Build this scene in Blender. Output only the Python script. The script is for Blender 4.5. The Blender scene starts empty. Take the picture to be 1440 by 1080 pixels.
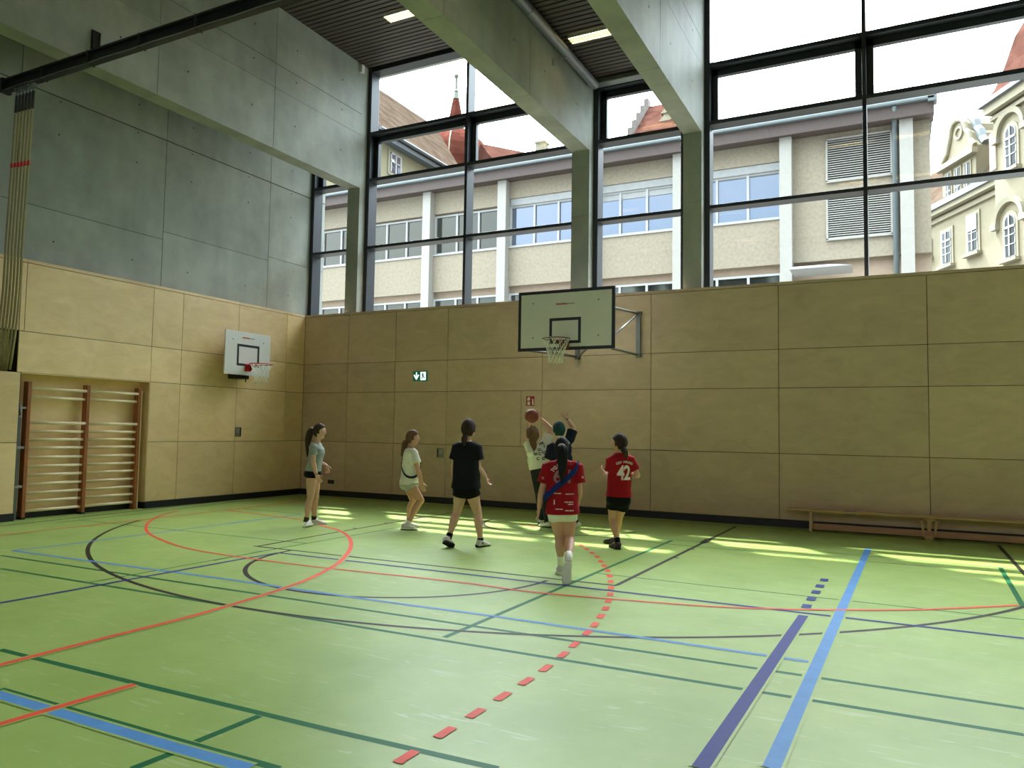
import bpy, bmesh, math, random
from mathutils import Vector, Matrix, noise
from mathutils.bvhtree import BVHTree
random.seed(7)
SC = bpy.context.scene
COL = SC.collection
PI = math.pi
V = Vector

# ------------------------------------------------------------------ camera
FOC = 1065.35
YAW, PITCH, ROLL = math.radians(-27.097), math.radians(3.486), math.radians(0.912)
EYE = V((12.340, -13.462, 1.542))
FW = V((math.sin(YAW)*math.cos(PITCH), math.cos(YAW)*math.cos(PITCH), math.sin(PITCH)))
_r0 = V((math.cos(YAW), -math.sin(YAW), 0)); _u0 = _r0.cross(FW)
RT = math.cos(ROLL)*_r0 + math.sin(ROLL)*_u0
UP = -math.sin(ROLL)*_r0 + math.cos(ROLL)*_u0
FH = V((math.sin(YAW), math.cos(YAW), 0))          # horizontal viewing direction
RH = V((math.cos(YAW), -math.sin(YAW), 0))         # horizontal right
def ray(x, y): return FW + RT*((x-720)/FOC) + UP*((540-y)/FOC)
def on(x, y, ax, v):
    d = ray(x, y); return EYE + d*((v-EYE[ax])/d[ax])
def flo(x, y, z=0.0): return on(x, y, 2, z)
def dep(x, y, D):
    d = ray(x, y); return EYE + d*(D/d.dot(FH))
def depth_of(p): return (V(p)-EYE).dot(FH)

cam = bpy.data.cameras.new('camera'); cam.sensor_width = 36; cam.lens = FOC/1440*36
cam.clip_start = .05; cam.clip_end = 500
co = bpy.data.objects.new('camera', cam); COL.objects.link(co)
co.matrix_world = Matrix(((RT.x, UP.x, -FW.x, EYE.x), (RT.y, UP.y, -FW.y, EYE.y), (RT.z, UP.z, -FW.z, EYE.z), (0, 0, 0, 1)))
SC.camera = co

# ------------------------------------------------------------------ materials
def srgb(r, g, b):
    f = lambda c: (c/255/12.92) if c/255 <= .04045 else ((c/255+.055)/1.055)**2.4
    return (f(r), f(g), f(b), 1)
def newmat(name):
    m = bpy.data.materials.new(name); m.use_nodes = True
    nt = m.node_tree; b = nt.nodes['Principled BSDF']
    return m, nt, b
def N(nt, t, **k):
    n = nt.nodes.new(t)
    for a, v in k.items():
        if a in n.inputs: n.inputs[a].default_value = v
        else: setattr(n, a, v)
    return n
def plain(name, col, rough=.5, metal=0, var=.08, scale=6, bump=0, spec=.5, coat=0, sx=(1, 1, 1)):
    """principled surface with soft procedural mottling"""
    m, nt, b = newmat(name)
    tc = N(nt, 'ShaderNodeTexCoord'); mp = N(nt, 'ShaderNodeMapping'); mp.inputs['Scale'].default_value = sx
    nz = N(nt, 'ShaderNodeTexNoise', Scale=scale, Detail=5.0, Roughness=.6)
    nt.links.new(tc.outputs['Object'], mp.inputs[0]); nt.links.new(mp.outputs[0], nz.inputs['Vector'])
    rp = N(nt, 'ShaderNodeValToRGB')
    c = col
    rp.color_ramp.elements[0].position = .3; rp.color_ramp.elements[1].position = .7
    rp.color_ramp.elements[0].color = (c[0]*(1-var), c[1]*(1-var), c[2]*(1-var), 1)
    rp.color_ramp.elements[1].color = (min(1, c[0]*(1+var)), min(1, c[1]*(1+var)), min(1, c[2]*(1+var)), 1)
    nt.links.new(nz.outputs['Fac'], rp.inputs[0]); nt.links.new(rp.outputs[0], b.inputs['Base Color'])
    b.inputs['Roughness'].default_value = rough; b.inputs['Metallic'].default_value = metal
    b.inputs['Specular IOR Level'].default_value = spec
    if coat: b.inputs['Coat Weight'].default_value = coat
    if bump:
        bp = N(nt, 'ShaderNodeBump', Strength=bump, Distance=.01)
        nt.links.new(nz.outputs['Fac'], bp.inputs['Height']); nt.links.new(bp.outputs[0], b.inputs['Normal'])
    return m
def glow(name, col, s):
    m, nt, b = newmat(name)
    b.inputs['Base Color'].default_value = col; b.inputs['Emission Color'].default_value = col
    b.inputs['Emission Strength'].default_value = s
    return m
def plywood(name, a, b_, grain):
    m, nt, b = newmat(name)
    tc = N(nt, 'ShaderNodeTexCoord'); mp = N(nt, 'ShaderNodeMapping'); mp.inputs['Scale'].default_value = grain
    geo = N(nt, 'ShaderNodeNewGeometry')
    off = N(nt, 'ShaderNodeVectorMath', operation='SCALE'); off.inputs['Scale'].default_value = 9
    comb = N(nt, 'ShaderNodeCombineXYZ')
    for i in range(3): nt.links.new(geo.outputs['Random Per Island'], comb.inputs[i])
    nt.links.new(comb.outputs[0], off.inputs[0])
    add = N(nt, 'ShaderNodeVectorMath', operation='ADD')
    nt.links.new(tc.outputs['Object'], add.inputs[0]); nt.links.new(off.outputs[0], add.inputs[1])
    nt.links.new(add.outputs[0], mp.inputs[0])
    n1 = N(nt, 'ShaderNodeTexNoise', Scale=2.2, Detail=6.0, Roughness=.62, Distortion=1.2)
    n2 = N(nt, 'ShaderNodeTexNoise', Scale=1.3, Detail=3.0)
    nt.links.new(mp.outputs[0], n1.inputs['Vector']); nt.links.new(add.outputs[0], n2.inputs['Vector'])
    rp = N(nt, 'ShaderNodeValToRGB'); rp.color_ramp.elements[0].position = .34; rp.color_ramp.elements[1].position = .66
    rp.color_ramp.elements[0].color = a; rp.color_ramp.elements[1].color = b_
    mx = N(nt, 'ShaderNodeMath', operation='MULTIPLY_ADD'); mx.inputs[1].default_value = .35
    nt.links.new(n2.outputs['Fac'], mx.inputs[0])
    ml = N(nt, 'ShaderNodeMath', operation='MULTIPLY'); ml.inputs[1].default_value = .65
    nt.links.new(n1.outputs['Fac'], ml.inputs[0]); nt.links.new(ml.outputs[0], mx.inputs[2])
    nt.links.new(mx.outputs[0], rp.inputs[0])
    hs = N(nt, 'ShaderNodeHueSaturation')
    mr = N(nt, 'ShaderNodeMapRange'); mr.inputs[3].default_value = .9; mr.inputs[4].default_value = 1.08
    nt.links.new(geo.outputs['Random Per Island'], mr.inputs[0]); nt.links.new(mr.outputs[0], hs.inputs['Value'])
    nt.links.new(rp.outputs[0], hs.inputs['Color']); nt.links.new(hs.outputs[0], b.inputs['Base Color'])
    b.inputs['Roughness'].default_value = .42; b.inputs['Specular IOR Level'].default_value = .4
    return m
def concrete(name, a, b_):
    m, nt, b = newmat(name)
    tc = N(nt, 'ShaderNodeTexCoord'); geo = N(nt, 'ShaderNodeNewGeometry')
    n1 = N(nt, 'ShaderNodeTexNoise', Scale=.9, Detail=8.0, Roughness=.62)
    mp = N(nt, 'ShaderNodeMapping'); mp.inputs['Scale'].default_value = (2, 2, .5)
    n2 = N(nt, 'ShaderNodeTexNoise', Scale=1.6, Detail=4.0)
    nt.links.new(tc.outputs['Object'], n1.inputs['Vector']); nt.links.new(tc.outputs['Object'], mp.inputs[0]); nt.links.new(mp.outputs[0], n2.inputs['Vector'])
    ad = N(nt, 'ShaderNodeMath', operation='MULTIPLY_ADD'); ad.inputs[1].default_value = .22
    ml = N(nt, 'ShaderNodeMath', operation='MULTIPLY'); ml.inputs[1].default_value = .78
    nt.links.new(n1.outputs['Fac'], ml.inputs[0]); nt.links.new(n2.outputs['Fac'], ad.inputs[0]); nt.links.new(ml.outputs[0], ad.inputs[2])
    rp = N(nt, 'ShaderNodeValToRGB'); rp.color_ramp.elements[0].position = .36; rp.color_ramp.elements[1].position = .64
    rp.color_ramp.elements[0].color = a; rp.color_ramp.elements[1].color = b_
    nt.links.new(ad.outputs[0], rp.inputs[0])
    hs = N(nt, 'ShaderNodeHueSaturation'); mr = N(nt, 'ShaderNodeMapRange'); mr.inputs[3].default_value = .92; mr.inputs[4].default_value = 1.06
    nt.links.new(geo.outputs['Random Per Island'], mr.inputs[0]); nt.links.new(mr.outputs[0], hs.inputs['Value'])
    nt.links.new(rp.outputs[0], hs.inputs['Color']); nt.links.new(hs.outputs[0], b.inputs['Base Color'])
    b.inputs['Roughness'].default_value = .62; b.inputs['Specular IOR Level'].default_value = .35
    return m
def floormat():
    m, nt, b = newmat('green linoleum')
    tc = N(nt, 'ShaderNodeTexCoord')
    n1 = N(nt, 'ShaderNodeTexNoise', Scale=1.1, Detail=7.0, Roughness=.65)
    nt.links.new(tc.outputs['Object'], n1.inputs['Vector'])
    rp = N(nt, 'ShaderNodeValToRGB'); rp.color_ramp.elements[0].position = .35; rp.color_ramp.elements[1].position = .65
    rp.color_ramp.elements[0].color = FLOOR_A; rp.color_ramp.elements[1].color = FLOOR_B
    nt.links.new(n1.outputs['Fac'], rp.inputs[0])
    last = rp.outputs[0]
    # pale scuffs: stretched noise in several directions, only its peaks
    for ang, sc, th in ((.5, 1.1, .672), (-.7, 1.5, .675), (1.35, .9, .675), (2.2, 1.3, .68)):
        mp = N(nt, 'ShaderNodeMapping'); mp.inputs['Rotation'].default_value = (0, 0, ang); mp.inputs['Scale'].default_value = (sc, sc*7, 1)
        nz = N(nt, 'ShaderNodeTexNoise', Scale=1.9, Detail=2.5, Distortion=1.1)
        nt.links.new(tc.outputs['Object'], mp.inputs[0]); nt.links.new(mp.outputs[0], nz.inputs['Vector'])
        r2 = N(nt, 'ShaderNodeValToRGB'); r2.color_ramp.elements[0].position = th; r2.color_ramp.elements[1].position = th+.035
        nt.links.new(nz.outputs['Fac'], r2.inputs[0])
        ms = N(nt, 'ShaderNodeMath', operation='MULTIPLY'); ms.inputs[1].default_value = .36
        nt.links.new(r2.outputs[0], ms.inputs[0])
        mx = N(nt, 'ShaderNodeMix', data_type='RGBA'); mx.inputs[7].default_value = (.46, .55, .3, 1)
        nt.links.new(ms.outputs[0], mx.inputs[0]); nt.links.new(last, mx.inputs[6]); last = mx.outputs[2]
    nt.links.new(last, b.inputs['Base Color'])
    n3 = N(nt, 'ShaderNodeTexNoise', Scale=5.0, Detail=4.0)
    nt.links.new(tc.outputs['Object'], n3.inputs['Vector'])
    mr = N(nt, 'ShaderNodeMapRange'); mr.inputs[3].default_value = FLOOR_R; mr.inputs[4].default_value = FLOOR_R+.12
    nt.links.new(n3.outputs['Fac'], mr.inputs[0]); nt.links.new(mr.outputs[0], b.inputs['Roughness'])
    b.inputs['Specular IOR Level'].default_value = .32
    return m
def glassmat(name, tint, ior=1.45):
    m = bpy.data.materials.new(name); m.use_nodes = True; nt = m.node_tree
    nt.nodes.clear()
    o = N(nt, 'ShaderNodeOutputMaterial'); t = N(nt, 'ShaderNodeBsdfTransparent'); t.inputs[0].default_value = tint
    g = N(nt, 'ShaderNodeBsdfGlossy'); g.inputs['Roughness'].default_value = .0; lw = N(nt, 'ShaderNodeLayerWeight'); lw.inputs[0].default_value = .5; p5 = N(nt, 'ShaderNodeMath', operation='POWER'); p5.inputs[1].default_value = 5; f = N(nt, 'ShaderNodeMath', operation='MULTIPLY_ADD'); f.inputs[1].default_value = .9; f.inputs[2].default_value = .06
    nt.links.new(lw.outputs['Facing'], p5.inputs[0]); nt.links.new(p5.outputs[0], f.inputs[0])
    mx = N(nt, 'ShaderNodeMixShader')
    nt.links.new(f.outputs[0], mx.inputs[0]); nt.links.new(t.outputs[0], mx.inputs[1]); nt.links.new(g.outputs[0], mx.inputs[2]); nt.links.new(mx.outputs[0], o.inputs[0])
    return m
def tiles(name, a, b_, sc, rough=.8):
    m, nt, b = newmat(name)
    tc = N(nt, 'ShaderNodeTexCoord'); br = N(nt, 'ShaderNodeTexBrick', Scale=sc)
    n = N(nt, 'ShaderNodeTexNoise', Scale=1.2, Detail=6.0)
    br.inputs['Color1'].default_value = a; br.inputs['Color2'].default_value = b_
    br.inputs['Mortar'].default_value = (a[0]*.45, a[1]*.45, a[2]*.45, 1); br.inputs['Mortar Size'].default_value = .03
    mp = N(nt, 'ShaderNodeMapping'); mp.inputs['Rotation'].default_value = (PI/2, 0, 0)
    nt.links.new(tc.outputs['Object'], mp.inputs[0]); nt.links.new(mp.outputs[0], br.inputs['Vector'])
    mx = N(nt, 'ShaderNodeMix', data_type='RGBA', blend_type='MULTIPLY'); mx.inputs[0].default_value = .8
    r = N(nt, 'ShaderNodeValToRGB'); r.color_ramp.elements[0].position = .3; r.color_ramp.elements[0].color = (.45, .42, .4, 1); r.color_ramp.elements[1].position = .7
    nt.links.new(tc.outputs['Object'], n.inputs['Vector']); nt.links.new(n.outputs['Fac'], r.inputs[0])
    nt.links.new(br.outputs['Color'], mx.inputs[6]); nt.links.new(r.outputs[0], mx.inputs[7]); nt.links.new(mx.outputs[2], b.inputs['Base Color'])
    b.inputs['Roughness'].default_value = rough; b.inputs['Specular IOR Level'].default_value = 0
    return m

# ------------------------------------------------------------------ mesh helpers
def tag(o, label=None, cat=None, group=None, kind=None):
    if label: o['label'] = label
    if cat: o['category'] = cat
    if group: o['group'] = group
    if kind: o['kind'] = kind
    return o
def empty(name, loc, label, cat, group=None, kind=None):
    o = bpy.data.objects.new(name, None); o.empty_display_size = .1; COL.objects.link(o)
    o.location = loc
    bpy.context.view_layer.update()
    return tag(o, label, cat, group, kind)
class MB:
    def __init__(s): s.bm = bmesh.new(); s.mi = 0
    def mat(s, i): s.mi = i; return s
    def face(s, vs):
        try:
            f = s.bm.faces.new(vs); f.material_index = s.mi; return f
        except ValueError: return None
    def quad(s, *pts): return s.face([s.bm.verts.new(p) for p in pts])
    def box(s, a, b, bev=0):
        x0, y0, z0 = (min(a[i], b[i]) for i in range(3)); x1, y1, z1 = (max(a[i], b[i]) for i in range(3))
        return s.hexa([V((x0, y0, z0)), V((x1, y0, z0)), V((x1, y1, z0)), V((x0, y1, z0)), V((x0, y0, z1)), V((x1, y0, z1)), V((x1, y1, z1)), V((x0, y1, z1))], bev)
    def hexa(s, c, bev=0):
        v = [s.bm.verts.new(p) for p in c]
        fs = [s.face([v[i] for i in q]) for q in ((0, 3, 2, 1), (4, 5, 6, 7), (0, 1, 5, 4), (1, 2, 6, 5), (2, 3, 7, 6), (3, 0, 4, 7))]
        if bev:
            es = list({e for f in fs for e in f.edges})
            bmesh.ops.bevel(s.bm, geom=es, offset=bev, segments=2, affect='EDGES', profile=.5, material=s.mi)
        return s
    def obox(s, c, ax, ay, az, hx, hy, hz, bev=0):
        c = V(c); ax, ay, az = V(ax).normalized()*hx, V(ay).normalized()*hy, V(az).normalized()*hz
        return s.hexa([c-ax-ay-az, c+ax-ay-az, c+ax+ay-az, c-ax+ay-az, c-ax-ay+az, c+ax-ay+az, c+ax+ay+az, c-ax+ay+az], bev)
    def loft(s, rings, cap=True, closed=True):
        R = [[s.bm.verts.new(p) for p in r] for r in rings]; n = len(R[0])
        for a, b in zip(R, R[1:]):
            for i in range(n if closed else n-1):
                s.face([a[i], a[(i+1) % n], b[(i+1) % n], b[i]])
        if cap:
            s.face(R[0][::-1]); s.face(R[-1])
        return s
    def tube(s, pts, r, n=10, cap=True, flat=1.0):
        pts = [V(p) for p in pts]; rs = r if isinstance(r, (list, tuple)) else [r]*len(pts)
        rings = []; ref = None
        for i, p in enumerate(pts):
            t = (pts[min(i+1, len(pts)-1)]-pts[max(i-1, 0)]).normalized()
            if ref is None:
                ref = V((0, 0, 1)) if abs(t.z) < .9 else V((1, 0, 0))
            x = t.cross(ref)
            if x.length < 1e-4: x = t.orthogonal()
            x.normalize(); y = x.cross(t).normalized(); ref = y
            rings.append([p+x*(rs[i]*math.cos(2*PI*k/n))+y*(rs[i]*flat*math.sin(2*PI*k/n)) for k in range(n)])
        return s.loft(rings, cap)
    def cyl(s, a, b, r, n=16): return s.tube([a, b], r, n)
    def ring(s, c, ax, ay, R, r, n=32, m=8, a0=0, a1=2*PI):
        c, ax, ay = V(c), V(ax).normalized(), V(ay).normalized(); az = ax.cross(ay)
        full = abs(a1-a0-2*PI) < 1e-6; rings = []
        for i in range(n if full else n+1):
            t = a0+(a1-a0)*i/n; d = ax*math.cos(t)+ay*math.sin(t)
            rings.append([c+d*(R+r*math.cos(2*PI*k/m))+az*(r*math.sin(2*PI*k/m)) for k in range(m)])
        if full: rings.append(rings[0]); return s.loft(rings, False)
        return s.loft(rings)
    def sphere(s, c, r, n=20, m=14, sc=(1, 1, 1), axes=None):
        c = V(c); ax = axes or (V((1, 0, 0)), V((0, 1, 0)), V((0, 0, 1)))
        rings = []
        for j in range(1, m):
            th = PI*j/m
            rings.append([c+ax[0]*(r*sc[0]*math.sin(th)*math.cos(2*PI*k/n))+ax[1]*(r*sc[1]*math.sin(th)*math.sin(2*PI*k/n))+ax[2]*(-r*sc[2]*math.cos(th)) for k in range(n)])
        R = [[s.bm.verts.new(p) for p in q] for q in rings]
        for a, b in zip(R, R[1:]):
            for i in range(n): s.face([a[i], a[(i+1) % n], b[(i+1) % n], b[i]])
        t0 = s.bm.verts.new(c-ax[2]*(r*sc[2])); t1 = s.bm.verts.new(c+ax[2]*(r*sc[2]))
        for i in range(n):
            s.face([t0, R[0][(i+1) % n], R[0][i]]); s.face([t1, R[-1][i], R[-1][(i+1) % n]])
        return s
    def prism(s, poly, d):
        """extrude a planar polygon along d"""
        d = V(d); a = [s.bm.verts.new(p) for p in poly]; b = [s.bm.verts.new(V(p)+d) for p in poly]; n = len(a)
        s.face(a[::-1]); s.face(b)
        for i in range(n): s.face([a[i], a[(i+1) % n], b[(i+1) % n], b[i]])
        return s
    def build(s, name, mats, parent=None, smooth=False, merge=0):
        bm = s.bm
        if merge: bmesh.ops.remove_doubles(bm, verts=bm.verts, dist=merge)
        bmesh.ops.recalc_face_normals(bm, faces=bm.faces)
        me = bpy.data.meshes.new(name); bm.to_mesh(me); bm.free()
        for m in (mats if isinstance(mats, (list, tuple)) else [mats]): me.materials.append(m)
        if smooth:
            for p in me.polygons: p.use_smooth = True
            if smooth is not True and smooth > 0:
                me.set_sharp_from_angle(angle=smooth)
        o = bpy.data.objects.new(name, me); COL.objects.link(o)
        if parent:
            o.parent = parent; o.matrix_parent_inverse = parent.matrix_world.inverted()
        return o
def reparent(o, parent):
    o.parent = parent; o.matrix_parent_inverse = parent.matrix_world.inverted()
def remesh(o, vox, smooth_it=4, fac=.5, mod_first=None):
    """melt the closed shells of a mesh into one skin"""
    r = o.modifiers.new('r', 'REMESH'); r.mode = 'VOXEL'; r.voxel_size = vox; r.use_smooth_shade = True
    s = o.modifiers.new('s', 'SMOOTH'); s.factor = fac; s.iterations = smooth_it
    dg = bpy.context.evaluated_depsgraph_get(); dg.update()
    me = bpy.data.meshes.new_from_object(o.evaluated_get(dg))
    mats = [m for m in o.data.materials]
    old = o.data; o.modifiers.clear(); o.data = me
    me.materials.clear()
    for m in mats: me.materials.append(m)
    for p in me.polygons: p.use_smooth = True; p.material_index = 0
    bpy.data.meshes.remove(old)
    return o
def struct(name, mb, mats, label=None, smooth=False, parent=None):
    o = mb.build(name, mats, parent, smooth)
    if not parent: o['kind'] = 'structure'
    if label: o['label'] = label
    return o
def text_mesh(s, size, font_shear=0, bold=0):
    cu = bpy.data.curves.new('t', 'FONT'); cu.body = s; cu.size = size; cu.align_x = 'CENTER'; cu.align_y = 'CENTER'; cu.shear = font_shear; cu.offset = bold
    o = bpy.data.objects.new('t', cu); COL.objects.link(o)
    dg = bpy.context.evaluated_depsgraph_get(); dg.update()
    me = bpy.data.meshes.new_from_object(o.evaluated_get(dg))
    bpy.data.objects.remove(o); bpy.data.curves.remove(cu)
    bm = bmesh.new(); bm.from_mesh(me); bpy.data.meshes.remove(me)
    bmesh.ops.triangulate(bm, faces=bm.faces)
    return bm
SKY_BASE, SKY_GLOW, SKY_POW, SUN_E, EXPO, LAMP_E = .8, 15.5, 4.0, 7.5, 1.33, 4.5
# ------------------------------------------------------------------ colours of the room
FLOOR_A, FLOOR_B, FLOOR_R = srgb(137, 163, 82), srgb(152, 177, 96), .33
M_FLOOR = floormat()
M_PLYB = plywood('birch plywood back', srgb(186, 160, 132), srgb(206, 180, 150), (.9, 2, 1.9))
M_PLYL = plywood('birch plywood left', srgb(220, 187, 138), srgb(238, 208, 160), (2, .9, 1.9))  # same birch, lightened so its colour carries the left wall's stronger light
M_GAP = plain('joint shadow gap', srgb(58, 42, 26), .8)
M_CONC = concrete('fair faced concrete', srgb(132, 136, 129), srgb(161, 165, 156))
M_JOINT = plain('concrete joint', srgb(70, 70, 60), .9)
M_BASE = plain('black rubber skirting', srgb(18, 20, 22), .5)
M_FRAME = plain('anthracite window frame', srgb(34, 38, 44), .4, var=.05)
M_GLASS = glassmat('window glass', (.93, .96, .95, 1))
M_SLAT = plain('dark timber slat', srgb(72, 63, 58), .55, sx=(.3, 4, 4))
M_DARK = plain('ceiling void', srgb(22, 21, 21), .8)
M_STEEL = plain('galvanised steel', srgb(160, 164, 164), .38, metal=.8)
M_GREYST = plain('grey painted steel', srgb(112, 116, 116), .4, metal=.3)
M_BLACK = plain('black lacquer', srgb(16, 17, 18), .4)
M_WHITE = plain('white board', srgb(214, 212, 208), .35, var=.02)
M_RED = plain('red lacquer', srgb(190, 34, 34), .4)
M_BARS = plain('ash rung', srgb(232, 214, 176), .4, sx=(5, .5, 5))
M_UPR = plain('brown beech upright', srgb(150, 88, 46), .45, sx=(5, 5, .5), var=.18)

COLS = [(1.02, 1.36), (6.64, 7.00), (8.85, 9.19), (14.6, 14.95), (16.8, 17.15), (22.4, 22.75)]
XR, YF = 24.9, -16.6        # right wall, front wall
YW = .37                    # inner face of the window frames
ZP, ZC = 4.139, 9.95        # top of the panelling, ceiling

# floor
f = MB(); f.box((-.4, YF, -.12), (XR, .9, 0))
FLOOR = struct('floor', f, M_FLOOR, 'green sports hall floor with coloured court lines and pale scuffs')
# court lines: painted strips, a part of the floor each
LC = {'k': plain('black line', srgb(40, 34, 30), .45, spec=.12), 'r': plain('red line', srgb(222, 78, 58), .45, spec=.12), 'b': plain('light blue line', srgb(84, 138, 194), .45, spec=.12),
      'n': plain('navy line', srgb(26, 40, 120), .45, spec=.12), 'g': plain('dark green line', srgb(18, 98, 58), .45, spec=.12)}
NM = {'k': 'black', 'r': 'red', 'b': 'light blue', 'n': 'navy', 'g': 'dark green'}
_lz = [0]
def strip(pts, w, c, name='court_line'):
    pts = [V((p[0], p[1], 0)) for p in pts]
    _lz[0] += .000008
    pr = {'g': 0, 'k': 1, 'b': 2, 'n': 3, 'r': 5}[c]+(2 if w > .07 and c in 'bn' else 0)
    m = MB(); z0 = .0006+.0006*pr+_lz[0]
    # a line that runs over others keeps a thin bare margin of floor on both sides
    for k, (ww, z) in enumerate(((w, z0), (w+.035, z0-.00028))):
        if k and (pr < 4 or name == 'court_dash' or w < .05): break
        L = []
        for i, p in enumerate(pts):
            t = (pts[min(i+1, len(pts)-1)]-pts[max(i-1, 0)]).normalized(); n = V((-t.y, t.x, 0))*(ww/2)
            L.append((m.bm.verts.new(p+n+V((0, 0, z))), m.bm.verts.new(p-n+V((0, 0, z)))))
        m.mat(k)
        for a, b in zip(L, L[1:]): m.face([a[0], a[1], b[1], b[0]])
    o = m.build(name, [LC[c], M_FLOOR], FLOOR); o['label'] = NM[c]+' painted court line'
    return o
def line(c, w, *px):
    return strip([flo(*q) for q in px], w, c)
def spline(c, w, px, k=8, closed=False):
    P = [flo(*q) for q in px]; out = []
    for i in range(len(P)-1):
        a, b, d, e = P[max(i-1, 0)], P[i], P[i+1], P[min(i+2, len(P)-1)]
        for j in range(k):
            t = j/k
            out.append(.5*((2*b)+(d-a)*t+(2*a-5*b+4*d-e)*t*t+(3*b-a-3*d+e)*t**3))
    out.append(P[-1]); return strip(out, w, c)
def arc(c, w, cx, cy, R, a0, a1, n=64):
    return strip([(cx+R*math.cos(math.radians(a0+(a1-a0)*i/n)), cy+R*math.sin(math.radians(a0+(a1-a0)*i/n))) for i in range(n+1)], w, c)
def blob(c, p, q, w): return strip([p, q], w, c)
# dark green lines
line('g', .05, (0, 781), (1440, 996.5)); line('g', .05, (0, 799.5), (1440, 1033.5))
line('g', .05, (0, 913.5), (184, 959), (480, 1030.5), (700, 1081)); line('g', .05, (0, 969), (240, 1038.5), (392, 1081))
line('g', .05, (276, 1043), (365, 1006.7)); line('g', .05, (186, 1081), (246, 1057.8))
line('g', .05, (625, 896.5), (790, 826), (945, 760)); line('g', .05, (1406.7, 798), (1440, 855))
line('g', .03, (838, 806), (978, 821.7), (1200, 845.5), (1440, 871.7))
line('g', .03, (873, 752), (960, 760), (1200, 780.3), (1440, 801)); line('g', .03, (640, 733), (960, 767), (1200, 788), (1440, 807))
line('g', .03, (110, 731), (210, 741.7), (432, 764.3)); line('g', .03, (127, 819), (376.7, 774), (430, 764.5), (620, 731))
line('g', .03, (300, 788.5), (368, 775)); line('g', .04, (80, 735), (197, 722.5), (360, 702)); line('g', .03, (340, 715), (425, 723))
line('k', .05, (-10, 741), (80, 731), (240, 713), (360, 699.5))
# black basketball court (half court under the main basket)
BX, BY = 7.345, -1.905
line('k', .05, (356.7, 768), (867.5, 823.8)); line('k', .05, (362.5, 768.3), (473, 748.6), (613.3, 724.5), (650, 718)); line('k', .05, (866.7, 823.3), (1035, 740.5))
arc('k', .05, 7.32, -6.175, 1.765, 180, 358); arc('k', .05, BX+.03, -1.82, 1.315, 180, 352, 40)
arc('k', .05, BX-.01, BY, 6.765, 209.4, 337.5, 120)
strip([(13.585, -.45), (13.585, -4.5)], .05, 'k'); strip([(.9, -.37), (13.61, -.37)], .03, 'k')
for sx in (0, 1):
    x0 = (9.80, 4.94)[sx]; d = (1, -1)[sx]
    blob('k', (x0, -2.42), (x0+.10*d, -2.42), .40)
    for y in (-3.3, -4.1): blob('k', (x0, y), (x0+.1*d, y), .05)
# red handball lines
line('r', .05, (-10, 1022), (190, 963))
spline('r', .055, [(-20, 941), (60, 920), (158, 895), (300, 858.5), (416.7, 821.5), (466.7, 798), (485, 783), (493.5, 768), (490, 755), (476, 746), (455, 740), (423, 731), (318, 717.8)])
spline('r', .045, [(250, 718.5), (227, 725), (210, 734), (205.3, 742.5), (209, 750), (222, 757), (257, 769.7), (323, 781.7), (443, 797.3), (538, 807.3), (650, 819.5), (760, 834), (978, 851.7), (1093, 856.7), (1198, 858.3), (1300, 857.5), (1432, 851.5)])
line('r', .05, (0, 753), (80, 744), (200, 731), (320, 717.5), (431, 704))
D9 = [(735, 738), (748, 740.3), (817.5, 767.5), (825, 772.5), (832.5, 778), (839.7, 783.5), (845, 790), (849.7, 796), (854.5, 803), (857.3, 810.5), (858.8, 818.3), (859.3, 827), (858.3, 836), (855.5, 845.5), (851.7, 856), (845, 867), (836, 879), (826, 890), (808, 907), (792, 921), (767.7, 940), (740, 958.6), (706.8, 979.7), (669, 1003.5), (626, 1030.5), (571.7, 1065)]
for i, q in enumerate(D9):
    p = flo(*q); a = flo(*D9[max(i-1, 0)]); b = flo(*D9[min(i+1, len(D9)-1)])
    if i == 1: b, a = p, flo(*D9[0])
    if i == 2: a = p
    t = (b-a).normalized(); strip([p-t*.075, p+t*.075], .055 if i > 15 else .06, 'r', 'court_dash')
# blue lines
line('b', .08, (1221, 772), (1085, 1080), (1084.6, 1081))
line('n', .08, (1130, 866), (985, 1080), (984.4, 1081))
for q in ((1159, 816), (1153, 824.5), (1147.5, 833), (1141, 842.5), (1134.5, 853)):
    p = flo(*q); strip([p-V((0, .08, 0)), p+V((0, .08, 0))], .08, 'n', 'court_dash')
line('b', .05, (17, 774.5), (320, 815), (538, 846), (700, 867.5), (1138, 931)); line('b', .05, (17, 774.5), (80, 767.5), (320, 736.7), (425, 723))
line('b', .08, (-10, 975), (240, 1050), (350, 1081)); line('n', .05, (-10, 850), (80, 834), (320, 790), (391.7, 777.5)); line('n', .05, (391.7, 777.5), (978, 844.5), (1440, 898))

# ---- back wall: carcass, cladding of plywood panels with shadow gaps, skirting
w = MB(); w.box((-.28, .02, 0), (XR, YW+.5, 4.085))
struct('wall_back', w, M_GAP)
Z = [.122, 1.221, 2.328, 2.987, 4.085]
XS = [0, 1.293, 2.594, 3.925, 6.113, 8.304, 10.528, 12.751, 14.98, 17.2, 19.4, 21.6, XR]
w = MB(); g = .0048
for i in range(len(XS)-1):
    for j in range(4):
        xs = [XS[i], XS[i+1]]
        if i == 3 and j == 1: xs = [XS[3], 5.66, XS[4]]
        if i == 3 and j == 3: xs = [XS[3], XS[4]]
        for a, b in zip(xs, xs[1:]): w.box((a+g, 0, Z[j]+g), (b-g, .022, Z[j+1]-g), .0015)
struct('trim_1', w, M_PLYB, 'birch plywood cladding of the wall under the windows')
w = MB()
for a, b in zip(XS, XS[1:]): w.box((a+.002-(.28 if a == 0 else 0), 0, 4.09), (b-.002, YW+.02, ZP))
struct('trim_2', w, M_PLYB, 'plywood capping along the window ledge')
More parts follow.
